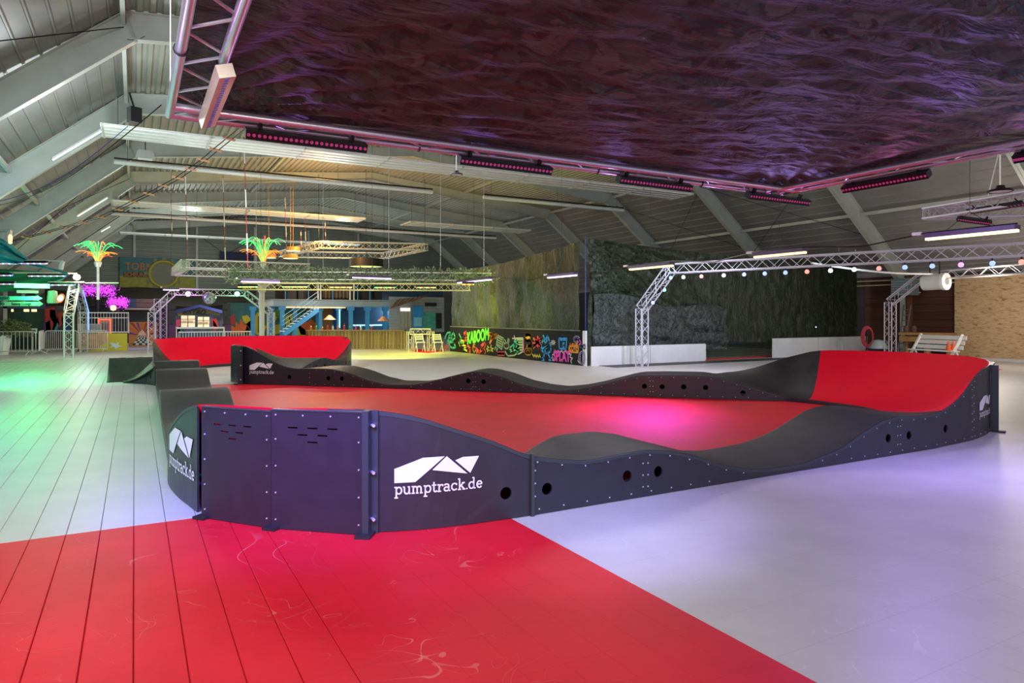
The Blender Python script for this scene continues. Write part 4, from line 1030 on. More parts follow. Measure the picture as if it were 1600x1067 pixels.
# hung rig of two crossing trusses at the right edge
t = thing('hanging_truss', 'blue and red lit triangular truss rig hanging at the upper right edge', 'truss', at(1500, 330, 13))
a = at(1447, 334, 13.5); c = at(1680, 296, 11.0); e = at(1680, 372, 13.0)
c.z = a.z; e.z = a.z
run(t, a, c, .2, TRL, rc=.025, rb=.01); run(t, a, e, .2, TRL, rc=.025, rb=.01)
b = MB().tube([at(1540, 322, 12.5), at(1560, 240, 12.5)], .012, 5); b.build('hanging_cable', WHITEP, t)
for (p, q_, lab, d0, d1) in (((1512, 331), (1600, 317), 'long black light bar on the upper right hanging rig', 12.8, 11.6), ((1496, 341), (1548, 348), 'short black light bar on the upper right hanging rig', 13.0, 13.0)):
    led_bar(at(p[0], p[1], d0), at(q_[0], q_[1], d1), lab, 'light bars on the upper right rig', face=(-.7, -.5, -.6), n=16)

# ================================================================== camouflage walls, boards, goal
XG = 13.45
def camo_sheet(fn, label, nu=90, nv=60, m=None):
    o = MB().grid(fn, nu, nv).build('camouflage_sheet', m or CAMO, None, smooth=True); tag(o, label, 'tarpaulin', 'camouflage sheets hung as walls'); return o
yA, yB = 30.3, 19.4
zA, zB = 3.85, atX(915, 374, XG).z
def g1(u, v):
    y_ = yA + (yB - yA) * u; zt = zA + (zB - zA) * (u ** 1.3) - .25 * math.sin(u * PI * .9) * .4
    z_ = 1.22 + (zt - 1.22) * v
    return (XG + .05 + .05 * math.sin(u * 60 + v * 3) * (.4 + .6 * abs(math.sin(u * 17))) + .06 * noise.noise(Vector((u * 30, v * 3, 0))) - .05 * max(0, math.sin((u - .62) * 22 + v * 7)) * (1 - v), y_, z_)
camo_sheet(g1, 'olive lit camouflage sheet above the graffiti board wall', 130, 50)
YC = 19.25; xc0, xc1 = XG + .25, atY(1336, 500, YC).x
ztc0, ztc1 = atY(920, 373, YC).z, atY(1335, 408, YC).z
def g2(u, v):
    x_ = xc0 + (xc1 - xc0) * u; zt = ztc0 + (ztc1 - ztc0) * min(1, u * 1.0) - .20 * math.sin(u * PI)
    zb = .62 + .1 * math.sin(u * 5)
    # folds radiating from the upper left corner
    ang = math.atan2((1 - v) * 3.2, u * 14 + .15); r = math.hypot((1 - v) * 3.2, u * 14)
    fold = .16 * math.sin(ang * 34 + 2 * noise.noise(Vector((ang * 4, r, 0)))) * math.exp(-((r - 2.6) / 3.2) ** 2)
    sag = .10 * math.sin((v * 3.2 + .18 * (u * 14 - 3.4) ** 2 * .3) * 8) * math.exp(-((u * 14 - 3.6) / 2.4) ** 2) * (1 - v)
    return (x_, YC - .08 + fold * .6 + sag + .05 * noise.noise(Vector((u * 50, v * 6, 3))), zb + (zt - zb) * v)
camo_sheet(g2, 'dark green camouflage sheet behind the arched truss, creased at upper left', 150, 60)
# loose overlapping flap, lower left
def g3(u, v):
    x_ = xc0 + .1 + 6.4 * u; zt = 2.45 - .5 * u + .12 * math.sin(u * 9); zb = .42
    return (x_, YC - .22 + .05 * math.sin(u * 16 + v * 6) + .05 * math.sin(v * 22 + u * 7) * (1 - v), zb + (zt - zb) * v)
camo_sheet(g3, 'loose lower camouflage flap left behind the arched truss column', 60, 40, ramp_mat('grey green camouflage tarpaulin', [(0, (.012, .018, .018)), (.40, (.05, .062, .055)), (.50, (.022, .028, .03)), (.57, (.075, .09, .085)), (.66, (.018, .024, .022))], 3.5, 6, .4, True, bump=.9, bscale=4, bdist=.1, distort=.8))
BLUEP = mat('blue paint', (.012, .03, .16), .4)
t = thing('corner_post', 'thin dark blue post where the two camouflage walls meet', 'post', (XG + .08, yB - .2, 0))
MB().tube([(XG + .1, yB - .25, 0), (XG + .1, yB - .25, zB + .12)], .022, 8).build('pole', BLUEP, t); MB().lathe((XG + .1, yB - .25, 0), [(0, 0), (.12, 0), (.12, .03), (0, .03)], 12).build('base', BLUEP, t)
# white boards of the rink behind the gate
xw = [13.6, 16.2, 18.9]
for i in range(2):
    a, c = xw[i], xw[i + 1] - .03
    tb = tag(MB().box(((a + c) / 2, YC - .36, .33), (c - a, .05, .66)).build('rink_board', WHITEB), ['white rink board left of the arched truss column', 'white rink board between the arched truss and the goal'][i], 'board', 'white rink boards')
for i, (a, c) in enumerate(((22.6, 25.4), (25.43, xc1 + .3))):
    tag(MB().box(((a + c) / 2, YC - .36, .4), (c - a, .05, .8)).build('rink_board', WHITEB), ['white rink board right of the goal', 'white rink board at the right end of the camouflage wall'][i], 'board', 'white rink boards')
tag(MB().box((XG + .02, yB - .32, .6), (.06, .18, 1.2)).build('board_end', WHITEB), 'white upright end panel beside the graffiti wall', 'board')
# goal lying before the boards
t = thing('goal', 'small goal with a green net and red base bar', 'goal', (20.5, 18, 0))
ga, gb = fl(1102, 563.5), fl(1238, 556); ga.z = gb.z = 0; gd = (gb - ga).normalized(); gn = Vector((-gd.y, gd.x, 0))
MB().tube([ga + Vector((0, 0, .03)), gb + Vector((0, 0, .03))], .035, 8).build('base_bar', mat('red tube', (.5, .03, .02), .4), t)
GH = .62
WP = WHITEP
for q_ in (ga, gb):
    MB().tube([q_ + Vector((0, 0, .03)), q_ + gn * .9 + Vector((0, 0, .03)), q_ + gn * .6 + Vector((0, 0, GH)), q_ + Vector((0, 0, GH))], .03, 6).build('side_frame', WP, t)
    MB().tube([q_ + Vector((0, 0, .03)), q_ + Vector((0, 0, GH))], .03, 6).build('post', WP, t)
MB().tube([ga + gn * .6 + Vector((0, 0, GH)), gb + gn * .6 + Vector((0, 0, GH))], .03, 6).build('top_bar', mat('light blue tube', (.05, .3, .5), .4), t)
NET = mat('green net', (.05, .16, .12), .6); b = MB(); L = (gb - ga).length
for i in range(44): p = ga.lerp(gb, (i + .5) / 44); b.tube([p + gn * .88, p + gn * .6 + Vector((0, 0, GH))], .008, 3, cap=False)
for k in range(7): u = k / 7; o_ = gn * (.88 - .28 * u) + Vector((0, 0, GH * u)); b.tube([ga + o_, gb + o_], .008, 3, cap=False)
o = b.build('net', NET, t); o['kind'] = 'stuff'

# graffiti board wall
t = thing('graffiti_wall', 'low black board wall covered in neon graffiti under the olive camouflage sheet', 'board wall', (XG, 25, 0))
BLKW = mat('black painted board', (.008, .008, .009), .6, spec=.2)
nb = 8; HB = 1.18
for i in range(nb):
    ya, yb = yA - (yA - yB + .2) * i / nb, yA - (yA - yB + .2) * (i + 1) / nb
    MB().box((XG, (ya + yb) / 2, HB / 2), (.06, abs(ya - yb) - .01, HB)).build('board', BLKW, t)
MB().box((XG, (yA + yB) / 2, HB + .02), (.1, yA - yB, .03)).build('top_rail', mat('grey rail', (.18, .18, .16), .5), t)
NEON = {k: mat('paint ' + k, c, .5, emit=.35, ecol=c) for k, c in dict(green=(.15, .9, .05), mint=(.05, .55, .35), orange=(.85, .25, .03), red=(.8, .07, .05), yellow=(.65, .6, .1), blue=(.03, .35, .75), pink=(.85, .05, .5), white=(.6, .6, .55), amber=(.7, .36, .03), lilac=(.4, .35, .6), sage=(.35, .5, .28)).items()}
NEON = {k: mat('neon paint ' + k, c, .5) for k, c in dict(green=(.15, .9, .05), mint=(.05, .55, .35), orange=(.85, .25, .03), red=(.8, .07, .05), yellow=(.65, .6, .1), blue=(.03, .35, .75), pink=(.85, .05, .5), white=(.6, .6, .55), amber=(.7, .36, .03), lilac=(.4, .35, .6), sage=(.35, .5, .28)).items()}
def gw(px, py):   # photo point on the wall face
    p = atX(px, py, XG - .035); return p
def stroke(col, pts, w=.05, name='graffiti'):
    b = MB(); q = [gw(690 + x_ / 6.957, 510 + y_ / 6.957) for x_, y_ in pts]
    for a, c in zip(q, q[1:]):
        d = (c - a); d.x = 0
        if d.length < 1e-4: continue
        d.normalize(); n_ = Vector((0, -d.z, d.y)) * w / 2; e_ = d * w * .3
        b.add([a - e_ - n_, c + e_ - n_, c + e_ + n_, a - e_ + n_, a - e_ - n_ - Vector((.004, 0, 0)), c + e_ - n_ - Vector((.004, 0, 0)), c + e_ + n_ - Vector((.004, 0, 0)), a - e_ + n_ - Vector((.004, 0, 0))],
              [(4, 5, 6, 7), (0, 1, 5, 4), (1, 2, 6, 5), (2, 3, 7, 6), (3, 0, 4, 7)])
    return b.build(name, NEON[col], t)
def circ(cx, cy, rx, ry, a0=0, a1=360, n=14): return [(cx + rx * math.cos(math.radians(a0 + (a1 - a0) * i / n)), cy + ry * math.sin(math.radians(a0 + (a1 - a0) * i / n))) for i in range(n + 1)]
W5 = .06
stroke('mint', [(35, 130), (60, 70), (95, 65), (90, 110), (60, 175), (125, 170), (95, 110), (130, 70), (150, 120), (120, 150)], .09); stroke('mint', [(80, 180), (90, 215), (120, 235), (155, 225), (140, 195)], .1); stroke('mint', circ(95, 120, 20, 35), .06)
stroke('red', [(30, 240), (60, 200)], .06); stroke('red', [(40, 255), (75, 205)], .06); stroke('mint', [(190, 80), (215, 130), (195, 160), (230, 190)], .08); stroke('yellow', [(205, 150), (250, 160), (220, 200), (270, 215), (240, 245), (275, 265)], .09); stroke('sage', [(185, 170), (200, 215)], .06)
stroke('red', [(245, 75), (270, 60), (265, 95), (250, 110), (275, 135), (262, 150)], .12)
def gtext(txt, x0, y0, x1, y1, col, h, bold, name='graffiti'):
    a, c = gw(690 + x0 / 6.957, 510 + y0 / 6.957), gw(690 + x1 / 6.957, 510 + y1 / 6.957)
    r_ = (c - a); w = r_.length; text_mesh(txt, h, NEON[col], name, t, a - Vector((.005, 0, 0)), r_, (0, 0, 1), bold, .003, w)
gtext('KABOOM', 280, 188, 515, 140, 'green', .72, .03)
stroke('orange', [(520, 95), (545, 80), (530, 120), (550, 130), (525, 180)], .12); stroke('orange', circ(562, 108, 12, 18), .07); stroke('orange', [(580, 90), (600, 85), (582, 105), (600, 110), (585, 128)], .07); stroke('red', [(515, 75), (535, 75)], .1)
stroke('red', [(285, 210), (320, 245), (295, 255), (310, 280)], .11); stroke('yellow', circ(355, 235, 14, 45, 0, 300), .06); stroke('red', [(380, 245), (410, 280), (440, 250), (425, 220), (455, 190)], .14); stroke('red', [(350, 215), (370, 235), (385, 290)], .09); stroke('red', [(465, 170), (480, 200), (460, 240), (480, 270), (470, 298)], .06)
stroke('yellow', [(500, 215), (525, 265), (540, 205)], .07); stroke('yellow', [(490, 245), (560, 240)], .07); stroke('yellow', [(500, 270), (520, 235), (555, 270)], .07); stroke('sage', [(575, 250), (590, 215), (600, 270), (610, 235)], .05)
stroke('sage', [(610, 95), (675, 130), (655, 250), (595, 200), (610, 95)], .06)
for k in range(4): stroke('sage', [(612 - k * 4, 118 + k * 24), (668 - k * 4, 150 + k * 24)], .055)
stroke('white', circ(705, 210, 28, 32), .06); stroke('sage', circ(705, 215, 12, 12), .06); stroke('sage', [(680, 180), (665, 140), (695, 150), (700, 180)], .05); stroke('sage', [(718, 180), (722, 130), (735, 140), (728, 185)], .05)
stroke('sage', [(690, 270), (720, 320), (790, 315), (830, 285)], .06); stroke('sage', [(740, 250), (780, 260), (830, 250)], .06); stroke('red', [(612, 285), (680, 283), (680, 308), (612, 305), (612, 295), (680, 295)], .09)
stroke('mint', [(790, 160), (830, 175), (800, 200), (840, 215), (805, 240), (845, 255), (800, 275), (830, 290)], .09); stroke('mint', [(745, 230), (790, 190), (780, 250), (750, 275)], .07)
stroke('white', [(770, 130), (885, 125), (882, 275), (835, 300)], .05)
for k in range(5): stroke('sage', [(820, 145 + k * 28), (880, 143 + k * 28)], .07)
stroke('white', [(790, 100), (795, 140), (810, 140)], .05); stroke('pink', [(888, 150), (895, 280)], .05)
stroke('amber', circ(940, 105, 28, 15, 180, 380) + circ(935, 140, 22, 16, 200, 20)[::1] + circ(950, 185, 28, 32, -60, 130), .11); stroke('amber', circ(942, 272, 32, 32), .11); stroke('amber', circ(942, 278, 12, 12), .06)
stroke('red', [(1000, 130), (1080, 215), (1050, 165), (1010, 210), (1085, 130), (1020, 160), (1060, 240), (1045, 110)], .09); stroke('red', [(985, 180), (1090, 180)], .05); stroke('red', [(1000, 240), (1030, 200)], .05)
stroke('yellow', [(988, 300), (1005, 335), (1015, 300), (1030, 340), (1040, 305), (1055, 340), (1065, 305), (1075, 335)], .045)
stroke('blue', [(1105, 100), (1130, 155), (1150, 100), (1175, 165), (1190, 225), (1185, 270), (1150, 292), (1110, 285), (1085, 250), (1085, 190), (1112, 130)], .08); stroke('blue', [(1095, 240), (1160, 215), (1120, 245), (1130, 285)], .08); stroke('blue', [(1105, 140), (1130, 185), (1150, 150)], .06)
stroke('blue', [(1115, 300), (1110, 340), (1085, 355), (1115, 365)], .08); stroke('blue', [(1160, 300), (1180, 340), (1200, 360), (1170, 365)], .08)
for k in range(8): a_ = k * 45; stroke('white', [(1213 + 8 * math.cos(math.radians(a_)), 175 + 9 * math.sin(math.radians(a_))), (1213 + 24 * math.cos(math.radians(a_)), 175 + 27 * math.sin(math.radians(a_)))], .035)
stroke('blue', [(1275, 130), (1362, 130), (1352, 245), (1280, 240), (1275, 130)], .06); stroke('blue', circ(1312, 108, 12, 10), .05); stroke('blue', [(1290, 145), (1318, 150), (1345, 145)], .06); stroke('blue', [(1335, 180), (1310, 185), (1330, 205), (1312, 215), (1332, 228)], .055)
stroke('lilac', circ(1468, 140, 34, 34, 60, 330), .05); stroke('lilac', circ(1466, 140, 20, 20, 60, 330), .045); stroke('pink', [(1500, 150), (1515, 175), (1495, 200)], .05); stroke('lilac', circ(1520, 215, 13, 18), .045); stroke('lilac', circ(1550, 220, 13, 24), .045)
stroke('amber', [(1388, 215), (1488, 212), (1484, 285), (1385, 275), (1388, 215)], .05); gtext('LOVE', 1395, 268, 1480, 272, 'orange', .40, .012)
stroke('white', [(1205, 310), (1232, 290), (1230, 255), (1255, 290), (1268, 262), (1285, 292), (1305, 258), (1325, 295), (1350, 260), (1372, 300), (1410, 300), (1395, 335), (1425, 345), (1405, 370), (1412, 398)], .045); stroke('white', [(1205, 330), (1200, 350), (1215, 372)], .045)
gtext('SPLAT', 1215, 368, 1400, 380, 'pink', .50, .022)
stroke('lilac', circ(1525, 340, 34, 70), .045); stroke('lilac', circ(1525, 340, 18, 62), .04); stroke('sage', [(1480, 370), (1500, 400)], .04)

# ================================================================== far end: stalls, murals, bar and upper deck
def fb(b, px0, py0, px1, py1, Y, th=.05):
    """box standing on the plane Y = const between two sight lines"""
    a, c = atY(px0, py0, Y), atY(px1, py1, Y); pxm = (px0 + px1) / 2
    zt, zl = atY(pxm, py0, Y).z, max(0.0, atY(pxm, py1, Y).z)
    return b.box(((a.x + c.x) / 2, Y + th / 2, (zt + zl) / 2), (abs(c.x - a.x), th, abs(zt - zl)))
def fpoly(b, pts, Y, th=.02): return b.poly([atY(x_, y_, Y) for x_, y_ in pts], (0, th, 0))
def flatpart(name, m, parent, px0, py0, px1, py1, Y, th=.05): return fb(MB(), px0, py0, px1, py1, Y, th).build(name, m, parent)
C_ = lambda n, c, r=.6, **k: mat(n, c, r, **k)
NIGHT = C_('dark stall boarding', (.018, .018, .022), var=.4, scale=2)
TEALP = C_('teal painted wall', (.03, .16, .17), var=.3, scale=1.5)
YELP = C_('yellow paint', (.62, .52, .03)); ORP = C_('orange paint', (.75, .14, .02)); REDP2 = C_('mural red', (.45, .03, .03)); BLUP = C_('mural blue', (.02, .09, .35)); PURP = C_('mural violet', (.18, .03, .28)); GRNP = C_('mural green', (.10, .32, .05)); CREAM = C_('cream paint', (.7, .6, .4)); PINKP = C_('mural pink', (.7, .08, .25))
SKYB = C_('light blue paint', (.04, .28, .62), .45)

# banner and small dark blue banner on the back wall
t = thing('banner', 'wide teal and yellow banner with orange lettering on the back wall', 'banner', atY(245, 427, YB - .3))
Yb = YB - .35
flatpart('cloth', C_('banner teal', (.06, .20, .24), var=.1), t, 187, 403, 305, 432, Yb); flatpart('cloth', C_('banner yellow', (.38, .36, .06), var=.15), t, 187, 432, 305, 450, Yb)
a, c = atY(195, 421, Yb - .03), atY(230, 421, Yb - .03); text_mesh('TOBI', .75, C_('banner orange', (.6, .22, .04)), 'lettering', t, a, (1, 0, 0), (0, 0, 1), .01, .01, (c - a).x)
flatpart('stripe', C_('banner dark', (.05, .05, .05)), t, 193, 425, 231, 433, Yb - .01, .02)
a, c = atY(194, 431.5, Yb - .04), atY(230, 431, Yb - .04); text_mesh('SCHEUNE', .45, C_('banner orange', (.6, .22, .04)), 'lettering', t, a, (1, 0, 0), (0, 0, 1), .01, .01, (c - a).x)
q = atY(256, 428, Yb - .05); MB().tube([q + Vector((math.cos(k * PI / 10) * .95, 0, math.sin(k * PI / 10) * .95)) for k in range(20)], .14, 6, closed=True).build('gear_ring', C_('gear yellow', (.5, .42, .06)), t)
b = MB()
for k in range(12): a_ = k * PI / 6; b.box(q + Vector((math.cos(a_) * 1.15, 0, math.sin(a_) * 1.15)), (.26, .08, .26), R=Matrix.Rotation(-a_, 3, 'Y'))
b.lathe(q + Vector((0, .02, 0)), [(0, 0), (.85, 0), (.85, .04), (0, .04)], 20, 'Y'); b.build('gear_teeth', C_('gear grey', (.25, .25, .2)), t)
tag(fb(MB(), 343, 394, 396, 406, YB - .4).build('banner', C_('navy cloth', (.01, .02, .08))), 'narrow navy blue banner high on the back wall behind the neon palm', 'banner')

# long dark stall row under a dark roof
t = thing('stall_row', 'long dark stall building with a dark sagging roof under the back wall banner', 'stall', atY(230, 500, 49))
flatpart('wall', NIGHT, t, 60, 476, 460, 545, 49, .2)
b = MB().grid(lambda u, v: atY(70 + 330 * u, 452 + 3 * math.sin(u * 11) + 24 * v, 52 - 3.6 * v), 30, 6); b.build('roof', C_('dark brown roof cloth', (.035, .028, .022), var=.3, scale=1), t, solid=.05)
flatpart('sign_board', C_('dim blue board', (.03, .06, .16)), t, 197, 467, 213, 480, 48.4); flatpart('sign_board', C_('dim pink board', (.16, .07, .09)), t, 213, 467, 240, 480, 48.4)
flatpart('canopy_edge', C_('lit canopy edge', (.4, .28, .33)), t, 195, 481, 245, 484, 47.6, .2)
# checkered flag mural
t = thing('mural_board', 'mural board with orange rays and a black and white chequered track', 'mural', atY(224, 520, 41))
Ym = 41.0
flatpart('board', C_('mural orange base', (.65, .25, .06)), t, 201, 503, 246, 541, Ym, .05)
cx, cy = 222, 524
for k in range(9):
    a0 = math.radians(185 + k * 20); a1 = a0 + math.radians(10); pts = [(cx, cy)]
    for a_ in (a0, a1):
        r_ = min(abs(22 / (math.cos(a_) or 1e-6)), abs(20 / (math.sin(a_) or 1e-6))); pts.append((cx + r_ * math.cos(a_), cy + r_ * math.sin(a_)))
    fpoly(MB(), pts, Ym - .03).build('ray', (PURP, ORP, REDP2)[k % 3], t)
fpoly(MB(), [(cx - 7, cy), (cx + 7, cy), (cx + 4, cy - 5), (cx, cy - 9), (cx - 4, cy - 5)], Ym - .04).build('sun', C_('mural glow', (.95, .6, .45)), t)
for r_ in range(5):
    y0, y1 = 524 + r_ * 3.0, 524 + (r_ + 1) * 3.0
    for k in range(6):
        if (k + r_) % 2: continue
        w0, w1 = 3 + r_ * 2.6, 3 + (r_ + 1) * 2.6; xa, xb = cx - w0 + 2 * w0 * k / 6, cx - w0 + 2 * w0 * (k + 1) / 6; xc, xd = cx - w1 + 2 * w1 * (k + 1) / 6, cx - w1 + 2 * w1 * k / 6
        fpoly(MB(), [(xa, y0), (xb, y0), (xc, y1), (xd, y1)], Ym - .05).build('chequer', BLACKP, t)
fpoly(MB(), [(cx - 3, 524), (cx + 3, 524), (cx + 16, 539), (cx - 16, 539)], Ym - .035).build('track', WHITEP, t)
tag(MB().box((atY(222, 540, 42).x, 41.4, .06), (4.2, 5.5, .10)).build('stage_floor', C_('lilac floor', (.5, .42, .6))), 'low pale lilac platform under the chequered mural', 'platform')

# building fronts at the far left
t = thing('mural_wall', 'dark teal and red painted stall front behind the barriers at far left', 'stall', atY(80, 520, 44))
flatpart('wall', C_('deep green wall', (.01, .05, .03), var=.4, scale=1.5), t, -10, 478, 68, 548, 43, .1)
flatpart('wall', C_('mural grey', (.08, .05, .07), var=.3), t, 68, 478, 122, 546, 43, .1)
for col, pts in ((REDP2, [(70, 482), (85, 480), (92, 500), (82, 520), (72, 525)]), (C_('mural turquoise', (.04, .35, .38)), [(78, 484), (86, 484), (88, 496), (93, 505), (87, 520), (80, 520), (84, 506), (78, 495)]), (REDP2, [(88, 490), (100, 486), (100, 505), (92, 512)]), (BLUP, [(96, 495), (108, 492), (110, 520), (98, 522)]), (PURP, [(70, 505), (78, 500), (80, 524), (70, 526)])):
    fpoly(MB(), pts, 42.9).build('painted_shape', col, t)
flatpart('fascia', C_('blue fascia', (.03, .07, .16)), t, -10, 474, 70, 482, 42.5, .3)
# leafless scaffold railing
def railing(px0, px1, py0, py1, Y, n, label, name='railing', m=None, mid=(), group='white railings and barriers at the far end'):
    m = m or ALUW; a, c = atY(px0, py0, Y), atY(px1, py0, Y); zt = a.z; zl = max(.03, atY(px0, py1, Y).z); t = thing(name, label, 'railing', ((a.x + c.x) / 2, Y, 0), group)
    r = .03
    f_ = MB().tube([(a.x, Y, zl), (a.x, Y, zt), (c.x, Y, zt), (c.x, Y, zl)], r, 6, closed=False); f_.tube([(a.x, Y, zl + .05), (c.x, Y, zl + .05)], r, 6)
    for q in mid: f_.tube([(a.x, Y, zl + (zt - zl) * q), (c.x, Y, zl + (zt - zl) * q)], r * .7, 6)
    f_.build('frame', m, t); me = None
    for k in range(n):
        x_ = a.x + (c.x - a.x) * (k + .5) / n
        MB().tube([(x_, Y, zl + .05), (x_, Y, zt)], .014, 5).build('bar', m, t)
    return t
railing(122, 201, 488.5, 521, 40, 17, 'tall white railing above the yellow and orange mural panel', mid=(.75,))
def barrier(A, B, label, n=15, h=1.02, m=None):
    A = Vector((A[0], A[1], 0)); B = Vector((B[0], B[1], 0)); d = (B - A).normalized(); nn = Vector((-d.y, d.x, 0)); t = thing('crowd_barrier', label, 'barrier', (A + B) / 2, 'crowd barriers along the left')
    m = m or ALUW; z0 = .16; r = .12; U = Vector((0, 0, 1))
    pts = [A + U * (z0), A + U * (h - r), A + d * r * .3 + U * (h - r * .3), A + d * r + U * h, B - d * r + U * h, B - d * r * .3 + U * (h - r * .3), B + U * (h - r), B + U * z0]
    MB().tube(pts, .022, 6, closed=True).build('frame', m, t)
    for k in range(n):
        p = A.lerp(B, (k + 1) / (n + 1)); MB().tube([p + U * z0, p + U * h], .010, 4).build('bar', m, t)
    for e in (.12, .88):
        p = A.lerp(B, e); MB().tube([p - nn * .3 + U * .01, p - nn * .12 + U * .1, p + U * z0, p + nn * .12 + U * .1, p + nn * .3 + U * .01], .018, 5).build('foot', m, t)
    return t
def fl2(px, py): p = fl(px, py); return (p.x, p.y)
barrier(fl2(-34, 555), fl2(56, 554), 'crowd barrier at the left edge in front of the planter', 13)
barrier(fl2(61, 553.5), fl2(68, 549), 'crowd barrier seen almost end on beside the left truss gate', 13)
barrier(fl2(70, 551), fl2(122, 550.5), 'crowd barrier behind the left truss gate column', 16)
barrier(fl2(124, 550.5), fl2(168, 550), 'crowd barrier before the yellow and orange mural panel', 14)
t = thing('mural_screen', 'yellow and orange painted panel standing at the end of the barriers', 'panel', atY(160, 535, 39))
Yp = 38.6
flatpart('board', YELP, t, 120, 521, 199, 549.5, Yp, .05)
fpoly(MB(), [(121, 522), (165, 522), (170, 531), (160, 538), (150, 546), (121, 548)], Yp - .03).build('painted_shape', C_('peach paint', (.6, .3, .15), var=.3, scale=3), t)
fpoly(MB(), [(175, 535), (181, 537), (186, 534), (185, 539), (190, 541), (184, 543), (181, 546), (178, 542), (172, 543), (175, 539), (171, 536)], Yp - .04).build('painted_star', C_('pale star', (.6, .75, .75)), t)
flatpart('painted_shape', C_('rust paint', (.35, .07, .03)), t, 121, 544, 133, 549, Yp - .04, .02)
# red lit ticket kiosk and white counter
t = thing('kiosk', 'small kiosk with a glowing red frame behind the tall railing', 'kiosk', atY(163, 510, 42))
flatpart('wall', C_('kiosk grey', (.35, .33, .36)), t, 155, 500, 172, 522, 42, .5)
for bx in ((153, 498, 174, 500), (172, 498, 174, 522), (153, 498, 155, 522)): flatpart('neon_frame', C_('red neon', (1, .1, .05), emit=2.2, ecol=(1, .09, .04)), t, *bx, 41.9, .06)
for k in range(2): flatpart('window', C_('kiosk window', (.2, .15, .2)), t, 158 + k * 7, 505, 162 + k * 7, 515, 41.95, .03)
t = thing('counter', 'white ribbed counter front behind the second barrier', 'counter', atY(140, 510, 40.6)); b = MB(); fb(b, 121, 506, 158, 519, 40.6, .4); b.build('body', WHITEP, t)
for k in range(9): flatpart('slat', C_('grey slat', (.5, .55, .56)), t, 132 + k * 2.8, 507, 134 + k * 2.8, 518, 40.5, .06)

# gate trusses of the far left and far middle
TRG = C_('grey truss', (.62, .66, .62), .4, metal=.35)
t = thing('truss_gate', 'grey truss gate at the far left with a blue lit rear leg', 'truss gate', fl(107, 558))
p = fl(107.5, 559); d_ = 26.8; P0 = at(107.5, 559, d_); P0.z = 0; P1 = at(107.5, 489, d_); P2 = at(115, 449, d_ + 1.2); P3 = at(122, 449, d_ + 4.5); P3.z = P2.z; P4 = at(131, 487, d_ + 5.5); P5 = Vector((P4.x, P4.y, 0))
for a, c in ((P0, P1), (P1, P2), (P2, P3), (P3, P4), (P4, P5)): run(t, a, c, .3, TRG, rc=.024, rb=.012)
MB().tube([P3 + Vector((.2, -.1, 0)), P4 + Vector((.2, -.1, 0)), P4 + Vector((.2, -.1, -1))], .025, 5).build('light_strip', C_('blue strip light', (.2, .35, 1), emit=1.6, ecol=(.2, .35, 1)), t)
t = thing('truss_gate', 'white truss gate carrying the mirror ball and two coloured spots', 'truss gate', atY(330, 480, 36))
Yg = 35.5
g0 = atY(237, 550, Yg); g0.z = 0; g1_ = atY(237, 488, Yg); g2_ = atY(272, 456, Yg); g3_ = atY(383, 454, Yg); g3_.z = g2_.z; g4 = atY(423, 486, Yg); g4.z = g1_.z; g5 = Vector((g4.x, Yg, 0))
for a, c in ((g0, g1_), (g1_, g2_), (g2_, g3_), (g3_, g4), (g4, g5)): run(t, a, c, .29, TRL, rc=.026, rb=.011)
t = thing('truss_column', 'violet lit truss column pair beside the white gate', 'truss', fl(252, 545))
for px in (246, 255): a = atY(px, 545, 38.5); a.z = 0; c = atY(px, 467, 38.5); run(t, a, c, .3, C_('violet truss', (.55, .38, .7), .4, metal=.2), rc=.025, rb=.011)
c = atY(327, 465.5, Yg - .1); t = thing('mirror_ball', 'mirror ball hanging from the white truss gate', 'mirror ball', c)
MIR = ramp_mat('mirror facets', [(0, (.15, .25, .5)), (.42, (.5, .6, .75)), (.55, (.8, .75, .6)), (.62, (.25, .35, .6))], 14, 2, .12, True, spec=1); MIR.node_tree.nodes['Principled BSDF'].inputs['Metallic'].default_value = .85
b = MB().lathe(c, [(.30 * math.sin(PI * k / 12), -.30 * math.cos(PI * k / 12)) for k in range(13)], 22); b.build('ball', MIR, t); MB().tube([c + Vector((0, 0, .29)), (c.x, c.y, g2_.z - .1)], .01, 5).build('cord', BLACKM, t)
for px, py, col, lab in ((294, 459, (.85, .25, 1), 'magenta spotlight left of the mirror ball'), (371, 459, (.15, 1, .35), 'green spotlight right of the mirror ball')):
    c = atY(px, py, Yg - .35); t = thing('spotlight', lab, 'spotlight', c, 'coloured spotlights on the white gate')
    MB().lathe(c + Vector((0, .1, 0)), [(0, 0), (.14, 0), (.12, .22), (0, .24)], 14, 'Y').build('housing', BLACKM, t); MB().lathe(c + Vector((0, .08, 0)), [(0, -.02), (.11, 0), (.11, .02), (0, .02)], 14, 'Y').build('lens', C_('lens ' + lab[:5], col, .3, emit=14, ecol=col), t)
    light('POINT', c + Vector((0, -.5, -.15)), col, 45, None, .08)
# two dark speaker towers
for px, lab in ((269, 'black speaker tower left of the lit bar hut'), (355, 'black speaker tower right of the lit bar hut')):
    t = thing('speaker_tower', lab, 'speaker', atY(px, 505, 39), 'black speaker towers'); 
    for k in range(3): flatpart('speaker_box', BLACKP, t, px - 6, 474 + k * 11, px + 5, 484 + k * 11, 39, .5)
    c = atY(px, 535, 39.3); MB().box((c.x, 39.3, atY(px, 506, 39).z / 2), (.35, .35, atY(px, 506, 39).z)).build('plinth', C_('plinth violet', (.10, .03, .12)), t)
